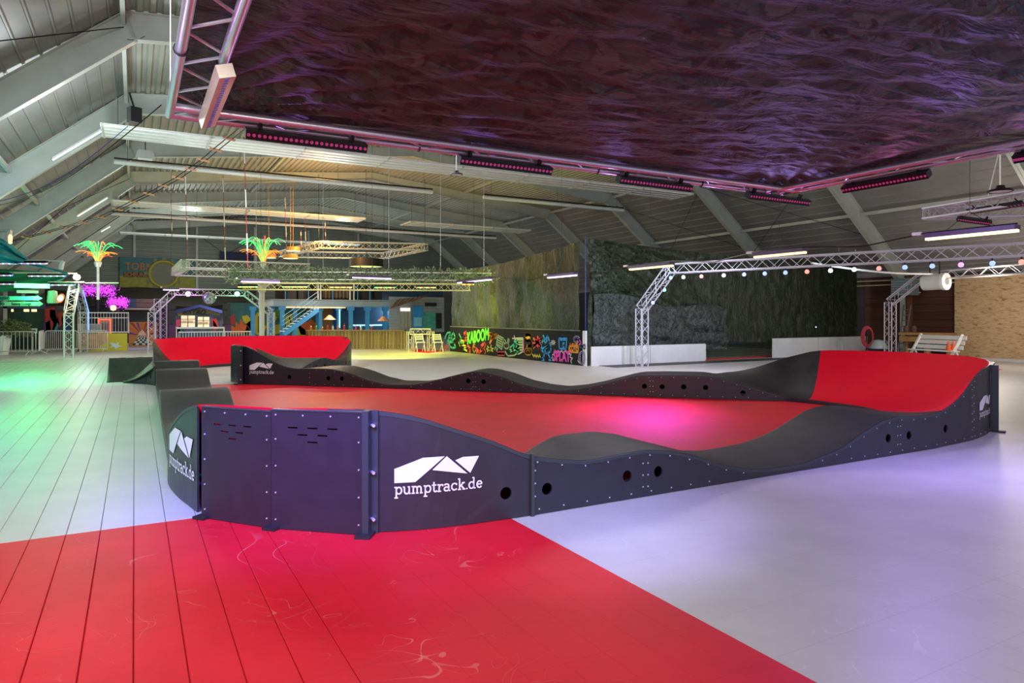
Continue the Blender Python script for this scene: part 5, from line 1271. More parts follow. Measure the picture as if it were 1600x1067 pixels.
# bar hut with a blue gable roof
t = thing('bar_hut', 'painted bar hut with a blue gable roof and two warm lit windows', 'hut', atY(305, 500, 42))
Yh = 42.0
flatpart('wall', C_('hut wall painted', (.06, .09, .16), var=.6, scale=2), t, 274, 486, 348, 540, Yh, .1)
fpoly(MB(), [(270, 486), (312, 476), (352, 486), (348, 490), (312, 480), (274, 490)], Yh - .5, .6).build('roof', C_('blue roof', (.03, .05, .28)), t)
for (x0, x1, wn) in ((283, 304.5, 'left'), (309, 327, 'right')):
    y0 = 493 if x0 < 300 else 495
    f_ = flatpart('window', C_('warm lit window', (1, .85, .6), emit=.55, ecol=(1, .74, .45)), t, x0, y0, x1, 511, Yh - .06, .03)
    for k in range(1, 3): flatpart('shelf', C_('shelf wood', (.35, .2, .1)), f_, x0, y0 + k * 5.3, x1, y0 + k * 5.3 + .8, Yh - .1, .05)
    for k in range(7): flatpart('bottle', (GRNP, BLUP, REDP2, CREAM)[k % 4], f_, x0 + 1.5 + k * (x1 - x0) / 8, y0 + 7.6, x0 + 2.4 + k * (x1 - x0) / 8, y0 + 10.4, Yh - .13, .05)
    flatpart('window_frame', BLACKP, f_, (x0 + x1) / 2 - .5, y0, (x0 + x1) / 2 + .5, 511, Yh - .1, .05)
fpoly(MB(), [(276, 489), (282, 488), (312, 481), (344, 488), (344, 493), (312, 489), (278, 494)], Yh - .03).build('sign_board', C_('sign olive', (.25, .22, .06)), t)
q = atY(285, 491, Yh - .08); text_mesh('BISTRO', .36, BLACKP, 'lettering', t, q, (1, 0, 0), (0, 0, 1), .012, .01, (atY(322, 491, Yh - .08) - q).x, .3)
for col, pts in ((PINKP, [(275, 500), (282, 498), (282, 520), (275, 524)]), (C_('mural turquoise', (.04, .35, .38)), [(275, 512), (283, 508), (283, 520), (276, 522)]), (REDP2, [(330, 500), (338, 496), (342, 512), (334, 518)]), (C_('mural beige', (.5, .3, .2)), [(333, 500), (337, 505), (340, 512), (336, 514), (333, 508)])): fpoly(MB(), pts, Yh - .05).build('painted_shape', col, t)
t = thing('bar_table', 'long white bar table with a row of stools in front of the hut', 'table', atY(315, 520, 37.5))
b = MB(); fb(b, 275, 511, 351, 513.5, 37.5, .6); b.build('table_top', WHITEP, t)
for k in range(2): b = MB(); fb(b, (275, 349)[k], 513, (276.5, 351)[k], 548, 37.5, .05); b.build('leg', WHITEP, t)
t = railing(279, 392, 519, 546, 36.6, 26, 'low white barrier behind the far red bank', mid=())

# big mural wall on the right of the hut
t = thing('mural_wall', 'teal mural wall with big yellow shapes and orange flames behind the stairs', 'mural', atY(440, 500, 46))
Yw = 46.0
flatpart('wall', TEALP, t, 356, 474, 540, 532, Yw, .15)
for col, pts in ((ORP, [(360, 522), (362, 508), (368, 512), (368, 502), (374, 508), (376, 498), (382, 508), (392, 500), (396, 522)]), (REDP2, [(356, 498), (366, 490), (368, 502), (360, 512)]),
                 (YELP, [(378, 494), (386, 492), (394, 500), (394, 512), (388, 522), (382, 522), (386, 508), (380, 502)]), (YELP, [(394, 502), (402, 488), (412, 490), (408, 504), (416, 510), (412, 523), (400, 523)]), (YELP, [(418, 492), (430, 486), (434, 496), (426, 508), (440, 506), (446, 520), (424, 523), (416, 512)]), (GRNP, [(432, 482), (440, 484), (438, 500), (431, 494)]),
                 (YELP, [(446, 494), (456, 490), (466, 500), (462, 512), (452, 514), (446, 506)]), (ORP, [(466, 512), (472, 500), (480, 504), (486, 498), (494, 506), (500, 500), (500, 523), (470, 523)]), (C_('lime paint', (.45, .6, .04)), [(458, 516), (468, 508), (478, 516), (478, 524), (456, 524)]), (C_('brown panel paint', (.32, .16, .05)), [(500, 480), (520, 480), (520, 524), (500, 524)]), (BLUP, [(520, 480), (540, 480), (540, 524), (520, 524)])):
    fpoly(MB(), pts, Yw - .04).build('painted_shape', col, t)
for pts in ([(386, 508), (390, 514), (388, 521)], [(404, 494), (404, 520)], [(426, 494), (424, 516)], [(452, 496), (456, 508)]):
    MB().tube([atY(x_, y_, Yw - .05) for x_, y_ in pts], .05, 5).build('painted_line', BLACKP, t)

# upper deck on blue columns
t = thing('upper_deck', 'upper deck with a pale fascia standing on bright blue columns', 'deck', atY(520, 500, 41))
Yd = 40.5
a, c = atY(427, 469, Yd), atY(608, 469, Yd); zt, zl = a.z, atY(427, 478, Yd).z
MB().box(((a.x + c.x) / 2, Yd + 1.7, (zt + zl) / 2), (c.x - a.x, 3.4, zt - zl)).build('deck_slab', C_('pale grey fascia', (.42, .5, .52), .4), t)
MB().box(((a.x + c.x) / 2, Yd + 1.4, zt + .03), (c.x - a.x + .1, 4.2, .05)).build('deck_edge', C_('grey edge', (.3, .3, .28)), t)
for px, dy in ((441, -.1), (395, 2.8), (424, 2.6), (461, 2.4), (500, 2.2), (529, 1.9), (548, 0), (574, -.05), (602, -.1), (497, 3)):
    p = atY(px, 500, Yd + dy); b = MB().box((p.x, Yd + dy, zl / 2), (.22, .22, zl)); b.box((p.x, Yd + dy, zl - .12), (.36, .3, .24)); b.build('column', SKYB, t)
flatpart('back_wall', C_('navy wall', (.01, .05, .10)), t, 530, 478, 612, 524, Yd + 3.3, .1)
flatpart('light_strip', C_('cyan strip', (.4, .9, 1), emit=1.6, ecol=(.35, .85, 1)), t, 552, 507, 597, 509, Yd + 3, .04)
for px in (530, 546.5): flatpart('light_strip', C_('cyan strip', (.4, .9, 1)), t, px, 483, px + 1.4, 512, Yd + 1.2, .04)
flatpart('window', C_('warm ceiling lamp', (1, .8, .5), emit=1.0, ecol=(1, .72, .42)), t, 445, 479.5, 540, 481, Yd + .6, 1.2)
# upper storey
flatpart('upper_wall', NIGHT, t, 430, 440, 612, 469, Yd + 3.4, .1)
for k in range(8): f_ = flatpart('window', C_('dim pane', (.12, .10, .07)), t, 504 + k * 5.6 , 448, 508.5 + k * 5.6, 465, Yd + 3.2, .04); flatpart('window_frame', C_('tan frame', (.5, .36, .18)), f_, 508.5 + k * 5.6, 446, 509.6 + k * 5.6, 466, Yd + 3.1, .06)
for px in (497, 501, 547, 553): p = atY(px, 455, Yd + .5); MB().tube([(p.x, Yd + .5, zt), (p.x, Yd + .5, zt + 1.15)], .05, 6).build('post', ALUW, t)
for px in (446, 482, 520, 559, 578): p = atY(px, 455, Yd + .2); MB().tube([(p.x, Yd + .2, zt), (p.x, Yd + .2, zt + 1.15)], .035, 6).build('post', SKYB, t)
for k, px in enumerate((457, 472, 575, 591)):
    tt = thing('loudspeaker', ['black loudspeaker on the upper deck, leftmost', 'black loudspeaker on the upper deck, second from left', 'black loudspeaker on the upper deck right of the windows', 'black loudspeaker on the upper deck, rightmost'][k], 'speaker', atY(px, 468, Yd + .9), 'loudspeakers on the upper deck')
    flatpart('cabinet', BLACKP, tt, px - 6, 447, px + 6, 467.5, Yd + .9, .5); flatpart('badge', WHITEP, tt, px - 1.2, 452, px + 1.2, 453.2, Yd + .86, .03)
# stairs
t = thing('staircase', 'blue steel stairs with pale lit treads rising to the upper deck', 'stairs', atY(465, 505, 39))
s0_, s1_ = atY(443, 523, 39), atY(497, 484, 39); s0_.z = max(.6, s0_.z)
for dy in (0, .9): MB().beam(s0_ + Vector((0, dy, 0)), s1_ + Vector((0, dy, 0)), .06, .24).build('stringer', SKYB, t)
for k in range(10): p = s0_.lerp(s1_, (k + .5) / 10); MB().box((p.x, 39.45, p.z + .12), (.30, .9, .05)).build('tread', C_('lit tread', (.7, .8, .85)), t)
for k in range(4): off = Vector((-.05, 0, .28 + k * .24)); MB().tube([s0_ + off, s1_ + off], .018, 5).build('handrail', C_('rail cyan', (.35, .6, .65)), t)

# bamboo fence and bar top
t = thing('bamboo_fence', 'golden bamboo cane fence running along the far bar', 'fence', fl(600, 545))
CANE = [C_('bamboo gold', (.40, .27, .10), var=.15, scale=8), C_('bamboo brown', (.30, .19, .07), var=.15, scale=8), C_('bamboo pale', (.50, .36, .16), var=.15, scale=8)]
A = fl(556, 545); B = fl(636, 545); A.z = B.z = 0; dv_ = (B - A) / 80; A0 = A - dv_ * 74; L = (B - A0).length; n = int(L / .085)
me_c = None
HB_ = 1.05
zf = at(600, 517, (A.x * SA + A.y * CA)).z
protos = []
for k in range(3): o = MB().tube([OFF[t.name], OFF[t.name] + Vector((0, 0, zf))], .042, 5).build('cane', CANE[k], t); protos.append(o)
for k in range(min(n, 290)):
    p = A0.lerp(B, (k + .5) / min(n, 290)); o = protos[k % 3] if k < 3 else bpy.data.objects.new('cane', protos[(k * 7 + k // 3) % 3].data)
    if k >= 3: COL.objects.link(o); o.parent = t
    o.location = p + Vector((0, random.uniform(-.02, .02), 0)) - OFF[t.name]; o.scale = (1, 1, 1 + random.uniform(-.02, .01))
MB().beam(A0 + Vector((0, .25, zf + .02)), B + Vector((0, .25, zf + .02)), .7, .05).build('bar_top', C_('bar top wood', (.35, .2, .08)), t)
random.seed(11)
for k, (px, h_, col) in enumerate(((487, .28, 'amber'), (496, .3, 'green'), (505, .22, 'amber'), (514, .3, 'red'), (522, .26, 'clear'), (530, .3, 'amber'), (540, .34, 'red'), (549, .3, 'green'), (558, .3, 'pink'), (566, .26, 'clear'), (583, .3, 'red'))):
    p = at(px, 516, 35.5); u = (px - 487) / 170; pp = A0.lerp(B, min(.99, max(0, ((px - 380) / 256)))) + Vector((0, .25, zf + .045))
    d_ = A0.lerp(B, .0)
    best = min((abs(800 + F * ((A0.lerp(B, i / 300)).x * CA - (A0.lerp(B, i / 300)).y * SA) / ((A0.lerp(B, i / 300)).x * SA + (A0.lerp(B, i / 300)).y * CA) - px), i) for i in range(301))[1]
    pp = A0.lerp(B, best / 300) + Vector((0, .25, zf + .045))
    o = MB().lathe(pp, [(0, 0), (.05, 0), (.055, h_ * .6), (.02, h_ * .75), (.02, h_), (0, h_)], 8).build('bottle', C_('glass ' + col, dict(amber=(.5, .22, .04), green=(.1, .35, .1), red=(.5, .04, .05), clear=(.6, .6, .55), pink=(.6, .1, .3))[col], .25))
    tag(o, '%s bottle on the bamboo bar, %s from the left' % (col if col != 'clear' else 'clear glass', ['first', 'second', 'third', 'fourth', 'fifth', 'sixth', 'seventh', 'eighth', 'ninth', 'tenth', 'last'][k]), 'bottle', 'bottles on the bamboo bar')
for px, py, lab in ((515, 496, 'thatched lamp shade over the bar, left'), (599, 498, 'thatched lamp shade over the bar, right')):
    c = at(px, py, 37); t = thing('thatched_lamp', 'small orange ' + lab, 'lamp', c, 'thatched lamps over the bar')
    MB().lathe(c, [(.34, -.12), (.18, .02), (.08, .12), (0, .14)], 14).build('shade', C_('thatch', (.5, .25, .12), var=.4, scale=12), t); MB().tube([c + Vector((0, 0, .12)), c + Vector((0, 0, .55))], .01, 4).build('cord', BLACKM, t)

# little beach hut at the right of the bar
t = thing('beach_hut', 'pale board hut with a blue door and slanted brown plank awning', 'hut', atY(650, 500, 40))
Yq = 40.0
for k in range(12): flatpart('board', C_('pale violet board', (.30, .36, .42), var=.15, scale=2) if k % 2 else C_('pale board', (.34, .36, .42), var=.15, scale=2), t, 608, 464 + k * 4.6, 694, 468.3 + k * 4.6, Yq, .05)
flatpart('door', C_('bright blue door', (.03, .30, .75)), t, 645, 478, 661, 513, Yq - .06, .05)
flatpart('door_panel', C_('light blue panel', (.25, .6, .85)), t, 647, 496, 659, 510, Yq - .09, .03)
f_ = flatpart('window', C_('grey window', (.35, .38, .45)), t, 625, 484, 642, 512, Yq - .06, .04)
for k in range(4): flatpart('window_bar', C_('tan frame', (.5, .36, .18)), f_, 624.5 + k * 5.6, 480, 625.4 + k * 5.6, 513, Yq - .1, .05)
flatpart('lit_sign', C_('warm white sign', (1, .9, .8), emit=1.1, ecol=(1, .9, .8)), t, 626, 481, 641, 486, Yq - .12, .05)
flatpart('sign', BLACKP, t, 664, 473, 682, 478.5, Yq - .08, .04)
flatpart('side_wall', C_('teal lit wall', (.08, .38, .32), var=.2), t, 663, 488, 681, 514, Yq - .05, .04); flatpart('dark_door', BLACKP, t, 681, 489, 690, 513, Yq - .06, .04)
flatpart('wall', C_('navy wall', (.01, .05, .10)), t, 608, 442, 692, 466, Yq + .2, .1)
for k in range(7):
    u = k / 7; A_ = atY(610 + 6.5 * k + 3, 482 - 3.2 * k, Yq - 1.6 + .2 * u); 
    fpoly(MB(), [(609 + 8.2 * k, 482.5 - 2.7 * k), (616.6 + 8.2 * k, 480 - 2.7 * k), (624 + 7.6 * k + 4, 466 - 1.0 * k), (617 + 7.6 * k + 4, 468.5 - 1.0 * k)], Yq - .9 - .02 * (k % 2), .05).build('plank', C_('awning plank', (.16, .085, .04), var=.3, scale=3), t)

# little truss portal with a chair by the fence
t = thing('truss_portal', 'small square truss portal standing at the end of the bamboo fence', 'truss gate', fl(656, 546))
d_ = 33.0
for a, c in (((641, 546), (641, 518)), ((641, 518), (673, 518)), ((673, 518), (673, 547))):
    a, c = at(a[0], a[1], d_), at(c[0], c[1], d_)
    if a.z < .35: a.z = 0
    if c.z < .35: c.z = 0
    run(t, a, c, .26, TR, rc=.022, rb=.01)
for px, lab in ((656, 'pale folded chair inside the small truss portal'), (684, 'pale slatted chair beside the graffiti wall')):
    c = at(px, 546, 32.6); c.z = 0; t = thing('chair', lab, 'chair', c, 'pale chairs by the graffiti wall')
    for s in (-.2, .2): MB().tube([c + Vector((s, -.2, 0)), c + Vector((s, .18, .85))], .02, 5).build('leg', WHITEP, t); MB().tube([c + Vector((s, .2, 0)), c + Vector((s, -.15, .45))], .02, 5).build('leg', WHITEP, t)
    MB().box(c + Vector((0, 0, .45)), (.42, .38, .03)).build('seat', WHITEP, t)
    for k in range(3): MB().box(c + Vector((0, .13 + k * .02, .6 + k * .1)), (.42, .02, .06)).build('slat', WHITEP, t)

# neon palms
NG, NO, NR = C_('green neon', (.1, 1, .25), emit=1.25, ecol=(.05, .95, .2)), C_('orange neon', (1, .4, .05), emit=1.25, ecol=(1, .30, .03)), C_('red neon tube', (1, .1, .08), emit=1.2, ecol=(1, .06, .04))
def palm(px, py_top, py_c, py_b, d, label, s=1.0):
    c = at(px, py_c, d); base = at(px, py_b, d); base.z = max(base.z, 0); t = thing('neon_palm', label, 'neon palm', base, 'glowing neon palms on poles')
    MB().tube([base, c], .055, 8).build('pole', ALUW, t); MB().lathe(c - Vector((0, 0, .1)), [(.1, -.1), (.16, .1), (.12, .16), (0, .16)], 12).build('crown_cup', ALUW, t)
    random.seed(int(px))
    for k in range(40):
        kind = ('g', 'o', 'g', 'r', 'o')[k % 5]; a_ = 2 * PI * k * .381; rr, top = {'g': (.95, .92), 'o': (.85, .50), 'r': (.45, 1.0) if k % 2 else (.62, .34)}[kind]
        rr *= random.uniform(.55, 1.0) * s; top *= random.uniform(.85, 1.0) * s; r0 = .08
        pts = []
        for i in range(9):
            u = i / 8; r_ = r0 + (rr - r0) * u ** 1.45; z_ = top * math.sin(u * 2.15) / (1.0 if u > .7 else 1) 
            pts.append(c + Vector((math.cos(a_) * r_, math.sin(a_) * r_, z_)))
        MB().tube(pts, .013, 4).build('frond', {'g': NG, 'o': NO, 'r': NR}[kind], t)
palm(153, 376, 410, 468, 30, 'glowing neon palm at the left behind the barriers', 1.0)
palm(411, 365, 411, 523, 31, 'glowing neon palm on the white pole beside the drum lamps', 1.25)
c = at(409, 447, 30.9); t = thing('white_post', 'tall white post with a flared cap below the right neon palm', 'post', (c.x, c.y, 0))
MB().tube([(c.x, c.y, 0), (c.x, c.y, c.z - .3)], .12, 12).build('shaft', WHITEP, t); MB().lathe((c.x, c.y, c.z - .3), [(.12, 0), (.17, .05), (.2, .25), (.36, .36), (.36, .42), (0, .42)], 14).build('cap', WHITEP, t)

# pink glowing blossom trees
for (px, py, w, h, d, lab, n) in ((152, 454, 24, 12, 38, 'wide magenta glowing blossom tree beside the left neon palm pole', 900), (184, 473, 13, 11, 38, 'small magenta glowing blossom tree above the orange lamp', 700)):
    c = at(px, py, d); t = thing('blossom_tree', lab, 'tree', (c.x, c.y, 0), 'glowing blossom trees'); k_ = d / F; g = MB(); random.seed(5)
    for i in range(n):
        cl = (random.choice((-.7, -.25, .2, .7)), random.uniform(-.4, .5)) 
        p = c + Vector(((cl[0] + random.gauss(0, .2)) * w * k_, random.gauss(0, .25), (cl[1] + random.gauss(0, .3)) * h * k_)); s = .045
        a = Vector((random.gauss(0, s), random.gauss(0, s), random.gauss(0, s))); b_ = Vector((random.gauss(0, s), random.gauss(0, s), random.gauss(0, s))); g.add([p, p + a, p + b_], [(0, 1, 2)])
    o = g.build('blossoms', C_('magenta blossom light', (.8, .1, .9), emit=1.0, ecol=(.8, .08, 1)), t); o['kind'] = 'stuff'
    tr = MB().tube([(c.x, c.y, 0), (c.x, c.y, c.z - .3)], .08, 6)
    for k in range(5): tr.tube([(c.x, c.y, c.z - .5), c + Vector(((k - 2) * w * k_ * .35, 0, random.uniform(-.1, .3)))], .03, 5)
    tr.build('trunk', C_('dark bark', (.03, .02, .03)), t)
c = at(177, 481, 37.6); o = MB().lathe(c, [(0, -.16), (.12, -.12), (.15, 0), (.12, .12), (0, .16)], 12).build('lantern', C_('orange lantern', (1, .6, .3), emit=2.2, ecol=(1, .6, .3))); tag(o, 'small glowing orange lantern under the little blossom tree', 'lantern')

# left tent with light strips
TENT = C_('teal tent cloth', (.02, .38, .42), .55, var=.2, scale=1.2)
t = thing('tent_roof', 'teal cloth tent roof swooping in from the left edge', 'tent', at(10, 400, 24))
top_e = [(-70, 338), (-20, 352), (6, 366), (24, 388), (44, 404), (70, 416), (92, 422), (106, 427)]; bot_e = [(-70, 405), (-20, 407), (6, 410), (24, 412), (44, 414), (70, 419), (92, 425), (106, 429)]
def pl(e, u): k = u * (len(e) - 1); i = min(int(k), len(e) - 2); f_ = k - i; return (e[i][0] + (e[i + 1][0] - e[i][0]) * f_, e[i][1] + (e[i + 1][1] - e[i][1]) * f_)
def tf(u, v):
    a, c = pl(top_e, u), pl(bot_e, u); sag = 5 * math.sin(v * PI * 3) * (1 - u); return at(a[0] + (c[0] - a[0]) * v, a[1] + (c[1] - a[1]) * v + sag * .3, 24.5 - 2.2 * v * (1 - u) + .25 * math.sin(v * 14 + u * 3))
MB().grid(tf, 30, 18).build('cloth', TENT, t, smooth=True, solid=.02)
top_e2 = [(-70, 418), (10, 421), (60, 424), (100, 430)]; bot_e2 = [(-70, 462), (10, 456), (60, 450), (100, 436)]
def tf2(u, v):
    a, c = pl(top_e2, u), pl(bot_e2, u); return at(a[0] + (c[0] - a[0]) * v, a[1] + (c[1] - a[1]) * v, 28.5 - .5 * v + .12 * math.sin(v * 11 + u * 9))
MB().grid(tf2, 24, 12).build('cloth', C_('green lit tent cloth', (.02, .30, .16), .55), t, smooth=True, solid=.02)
for pts in ([(-60, 409), (56, 407), (98, 408)], [(16, 426), (120, 427)], [(-30, 361), (17, 360)], [(75, 441), (132, 441)], [(134, 442), (185, 442)]): MB().tube([at(x_, y_, 24.0 if y_ < 420 else 27) for x_, y_ in pts], .03, 6).build('white_pole', ALUW, t)
for x_, y0, y1, d_ in ((98, 408, 421, 24.0), (16, 360, 377, 24.0)): MB().beam(at(x_, y0, d_), at(x_ - 3, y1, d_), .12, .10).build('bracket', ALUW, t)
mixc = [Rc, Bc, Wc, Bc]
G2 = 'dotted light chains under the tent'
colour_bar(-20, 74, 411.5, 23.6, 'dotted red and blue light chain along the tent edge, topmost', mixc, G2)
colour_bar(-20, 20, 430, 25.5, 'short dotted light chain at the left edge under the tent', mixc, G2)
colour_bar(44, 103, 431, 25.5, 'dotted light chain under the tent left of the bright lamp', mixc, G2)
colour_bar(0, 24, 443.5, 25.4, 'dotted light chain left of the green bar', mixc, G2); colour_bar(76, 116, 445, 25.4, 'dotted light chain right of the green bar', mixc, G2)
GB = C_('bright green lamp', (.3, 1, .4), emit=3.5, ecol=(.15, 1, .3))
a, c = at(24, 446, 25), at(76, 447, 25); t = thing('led_bar', 'bright green glowing light bar under the tent', 'light bar', (a + c) / 2); MB().beam(a, c, .12, .16).build('diffuser', GB, t); MB().beam(a + Vector((0, .1, .08)), c + Vector((0, .1, .08)), .16, .06).build('housing', BLACKM, t)
light('POINT', (a + c) / 2 + Vector((.1, -.9, -.3)), (.1, 1, .3), 170, None, .25)
c = at(120, 433, 27); t = thing('bright_lamp', 'dazzling warm white lamp above the left truss gate', 'lamp', c); MB().lathe(c, [(0, -.12), (.1, -.08), (.13, 0), (.1, .08), (0, .12)], 14).build('bulb', C_('dazzling lamp', (1, .85, .6), emit=14, ecol=(1, .82, .5)), t, smooth=True)
MB().tube([c + Vector((0, .05, -.1)), c + Vector((0, .1, -.45))], .04, 6).build('bracket', BLACKM, t)
light('POINT', c + Vector((0, -.6, 0)), (1, .75, .42), 90, None, .1)
c = at(16, 374, 23.8); o = MB().lathe(c, [(0, -.17), (.06, -.14), (.07, .1), (.04, .17), (0, .17)], 12).build('lantern', C_('peach lantern', (.9, .6, .4), emit=1.2, ecol=(1, .6, .35))); tag(o, 'small peach coloured lantern hanging from the upper tent bracket', 'lantern')

# arrow signs
def arrow(y0, y1, txt, col, label, d, tx, tx2=None, x1=66):
    t = thing('arrow_sign', label, 'sign', at(20, (y0 + y1) / 2, d), 'arrow signs under the tent')
    b = MB(); pts = [(-24, y0), (x1 - 7, y0 + .6), (x1 - 8, y0 - .8), (x1, (y0 + y1) / 2), (x1 - 8, y1 + .6), (x1 - 7, y1 - .6), (-24, y1)]
    b.poly([at(x_, y_, d) for x_, y_ in pts], (0, .05, 0)); b.build('board', C_(col[0], col[1]), t)
    rt = (at(60, y0, d) - at(0, y0, d)); nrm = Vector((rt.y, -rt.x, 0)).normalized() * .04
    a, c = at(tx[0], y1 - 1.6, d) + nrm, at(tx[1], y1 - 1.6, d) + nrm; text_mesh(txt, .22, C_('sign ink', (.02, .06, .08)), 'lettering', t, a, rt, (0, 0, 1), .006, .008, (c - a).length)
    if tx2: a, c = at(tx2[1], y1 - 1.9, d) + nrm, at(tx2[2], y1 - 1.9, d) + nrm; text_mesh(tx2[0], .14, C_('sign ink', (.02, .06, .08)), 'lettering', t, a, rt, (0, 0, 1), .002, .008, (c - a).length)
arrow(462.5, 469.5, 'Kasse', ('sign teal', (.15, .6, .5)), 'upper teal arrow sign under the green light bar', 24.5, (-6, 16), None, 66)
arrow(471, 478.5, 'Info', ('sign lime', (.35, .65, .4)), 'lower lime arrow sign under the green light bar', 24.3, (-5, 8), ('Swamp Lounge', 19, 50), 68)
tag(fb(MB(), 26, 453.5, 60, 458, 32, .05).build('sign_board', C_('white board edge', (.6, .7, .68))), 'thin white board above the arrow signs', 'board')
c = at(82, 465, 26); t = thing('cloth_lantern', 'pale green lit tapered cloth lantern under the tent', 'lantern', c); MB().lathe(c, [(.0, -.22), (.17, -.22), (.19, -.15), (.15, .26), (0, .28)], 14).build('shade', C_('pale lantern cloth', (.3, .42, .33)), t, smooth=True); MB().tube([c + Vector((0, 0, .26)), c + Vector((0, 0, .5))], .01, 4).build('cord', BLACKM, t)
c = at(94.5, 466, 25.8); t = thing('oval_sign', 'tilted oval red and white sign beside the left truss gate', 'sign', c)
Mo = Matrix.Rotation(math.radians(25), 3, 'Y')
def oval(rx, rz, dy): return [c + Mo @ Vector((rx * math.cos(k * PI / 10), dy, rz * math.sin(k * PI / 10))) for k in range(20)]
MB().poly(oval(.12, .19, 0), (0, .04, 0)).build('rim', C_('sign red', (.75, .08, .02), emit=.5, ecol=(.9, .1, .03)), t); MB().poly(oval(.09, .13, -.02), (0, .03, 0)).build('face', C_('sign white', (.9, .8, .7), emit=.4, ecol=(1, .85, .7)), t)
# planter
c = fl(2, 552); t = thing('planter', 'white planter with a bushy olive shrub behind the left barrier', 'planter', (c.x, c.y, 0))
c = at(4, 548, 30); c.z = 0
MB().lathe(c, [(0, 0), (.22, 0), (.34, .85), (.30, .85), (.28, .75), (0, .75)], 20).build('pot', WHITEP, t, smooth=True)
g = MB(); random.seed(9)
for i in range(2600):
    a_ = random.uniform(0, 2 * PI); ph = random.uniform(-.2, 1) * PI / 2; r_ = random.uniform(.4, 1); p = c + Vector((.35 + .85 * r_ * math.cos(a_) * math.cos(ph), .5 * r_ * math.sin(a_) * math.cos(ph), .95 + .6 * r_ * math.sin(ph))); s = .045
    g.add([p, p + Vector((random.gauss(0, s), random.gauss(0, s), random.gauss(0, s))), p + Vector((random.gauss(0, s), random.gauss(0, s), random.gauss(0, s)))], [(0, 1, 2)])
o = g.build('foliage', C_('olive leaf', (.16, .17, .06)), t); o['kind'] = 'stuff'
t = thing('small_sign', 'small pale sign on a thin stand behind the first barrier', 'sign', fl(51, 551)); p = atY(51, 517, 38); flatpart('plate', C_('pale plate', (.6, .75, .7)), t, 45, 513, 58, 521, 38, .04); MB().tube([(p.x, 38.05, 0), (p.x, 38.05, p.z)], .02, 5).build('stand', ALUW, t)
for k in range(2): flatpart('dark_mark', BLACKP, t, 47 + k * 5, 515.5, 50.5 + k * 5, 518, 37.97, .02)
for px, lab in ((19, 'small amber lamp left under the tent fascia'), (41, 'amber window lamp under the tent fascia'), (53, 'bright amber window lamp under the tent fascia')):
    o = fb(MB(), px - (1.5 if px < 30 else 4), 483, px + (1.5 if px < 30 else 4), 487, 42.2, .15).build('wall_lamp', C_('amber wall lamp', (1, .75, .4), emit=1.3, ecol=(1, .75, .4))); tag(o, lab, 'lamp', 'amber lamps on the left stall')

# ================================================================== right side store and boarding
OSBM = ramp_mat('strand board', [(.30, (.24, .135, .06)), (.44, (.50, .33, .17)), (.56, (.60, .42, .24)), (.75, (.42, .27, .13))], 9, 6, .6, False, stretch=(1, .35, 1.6), distort=1.2)
t = thing('strand_board_wall', 'tall wall of golden strand boards at the right edge', 'board wall', (XR - .3, 10, 0)); y0 = atX(1492, 500, XR - .3).y; zt = atX(1545, 428, XR - .3).z
for k in range(5):
    ya, yb = y0 - 2.5 * k, y0 - 2.5 * (k + 1) + .004
    MB().box((XR - .3, (ya + yb) / 2, zt / 2), (.05, abs(ya - yb), zt)).build('strand_board', OSBM, t)
tag(MB().box((XR - .36, y0 - 6, .05), (.06, 12, .10)).build('kick_board', C_('white kerb', (.6, .6, .62))), 'low white kerb at the foot of the strand board wall', 'kerb')
X2 = XR - .3
def ax(px, py, X=X2): return atX(px, py, X)
t = thing('wall_pipes', 'pair of cream pipes running along the dark red wall', 'pipe', ax(1420, 440))
for y0_, y1_ in ((440, 434), (447, 441)): MB().tube([ax(1339, y0_), ax(1491, y1_)], .03, 6).build('pipe', C_('cream pipe', (.6, .5, .32)), t)
MB().tube([ax(1431, 441), ax(1431, 460), ax(1425, 460)], .035, 6).tube([ax(1422, 457), ax(1438, 457)], .03, 6).build('branch_pipe', C_('cream pipe', (.6, .5, .32)), t)
t = thing('wall_heater', 'grey louvred air heater on the dark red wall', 'heater', ax(1408, 448)); a, c = ax(1392, 436, X2 - .5), ax(1425, 461, X2 - .5)
MB().box((X2 - .25, (a.y + c.y) / 2, (a.z + c.z) / 2), (.5, abs(a.y - c.y), abs(a.z - c.z))).build('casing', C_('blue grey casing', (.16, .22, .25)), t)
for k in range(6): MB().box((X2 - .52, (a.y + c.y) / 2 + .12, c.z + .08 + k * (a.z - c.z - .1) / 6), (.05, abs(a.y - c.y) * .62, .05)).build('louvre', C_('louvre grey', (.3, .36, .38)), t)
t = thing('white_barrel', 'white horizontal barrel shaped heater hanging under the second arched truss', 'barrel', ax(1460, 440, 25)); a, c = at(1444, 442, 25), at(1474, 440, 24.4)
MB().tube([a, c], .28, 18).build('drum', WHITEP, t, smooth=True); dd = (c - a).normalized(); MB().tube([c, c + dd * .12], [.31, .31], 18).build('end_cap', C_('cap white', (.85, .85, .85)), t); MB().tube([c + dd * .12, c + dd * .14], [.12, .12], 14).build('fan_hub', C_('hub grey', (.3, .3, .32)), t)
MB().tube([a.lerp(c, .3) + Vector((0, 0, .28)), a.lerp(c, .3) + Vector((0, 0, .75))], .02, 5).tube([a.lerp(c, .8) + Vector((0, 0, .28)), a.lerp(c, .8) + Vector((0, 0, .75))], .02, 5).build('hanger', BLACKM, t)
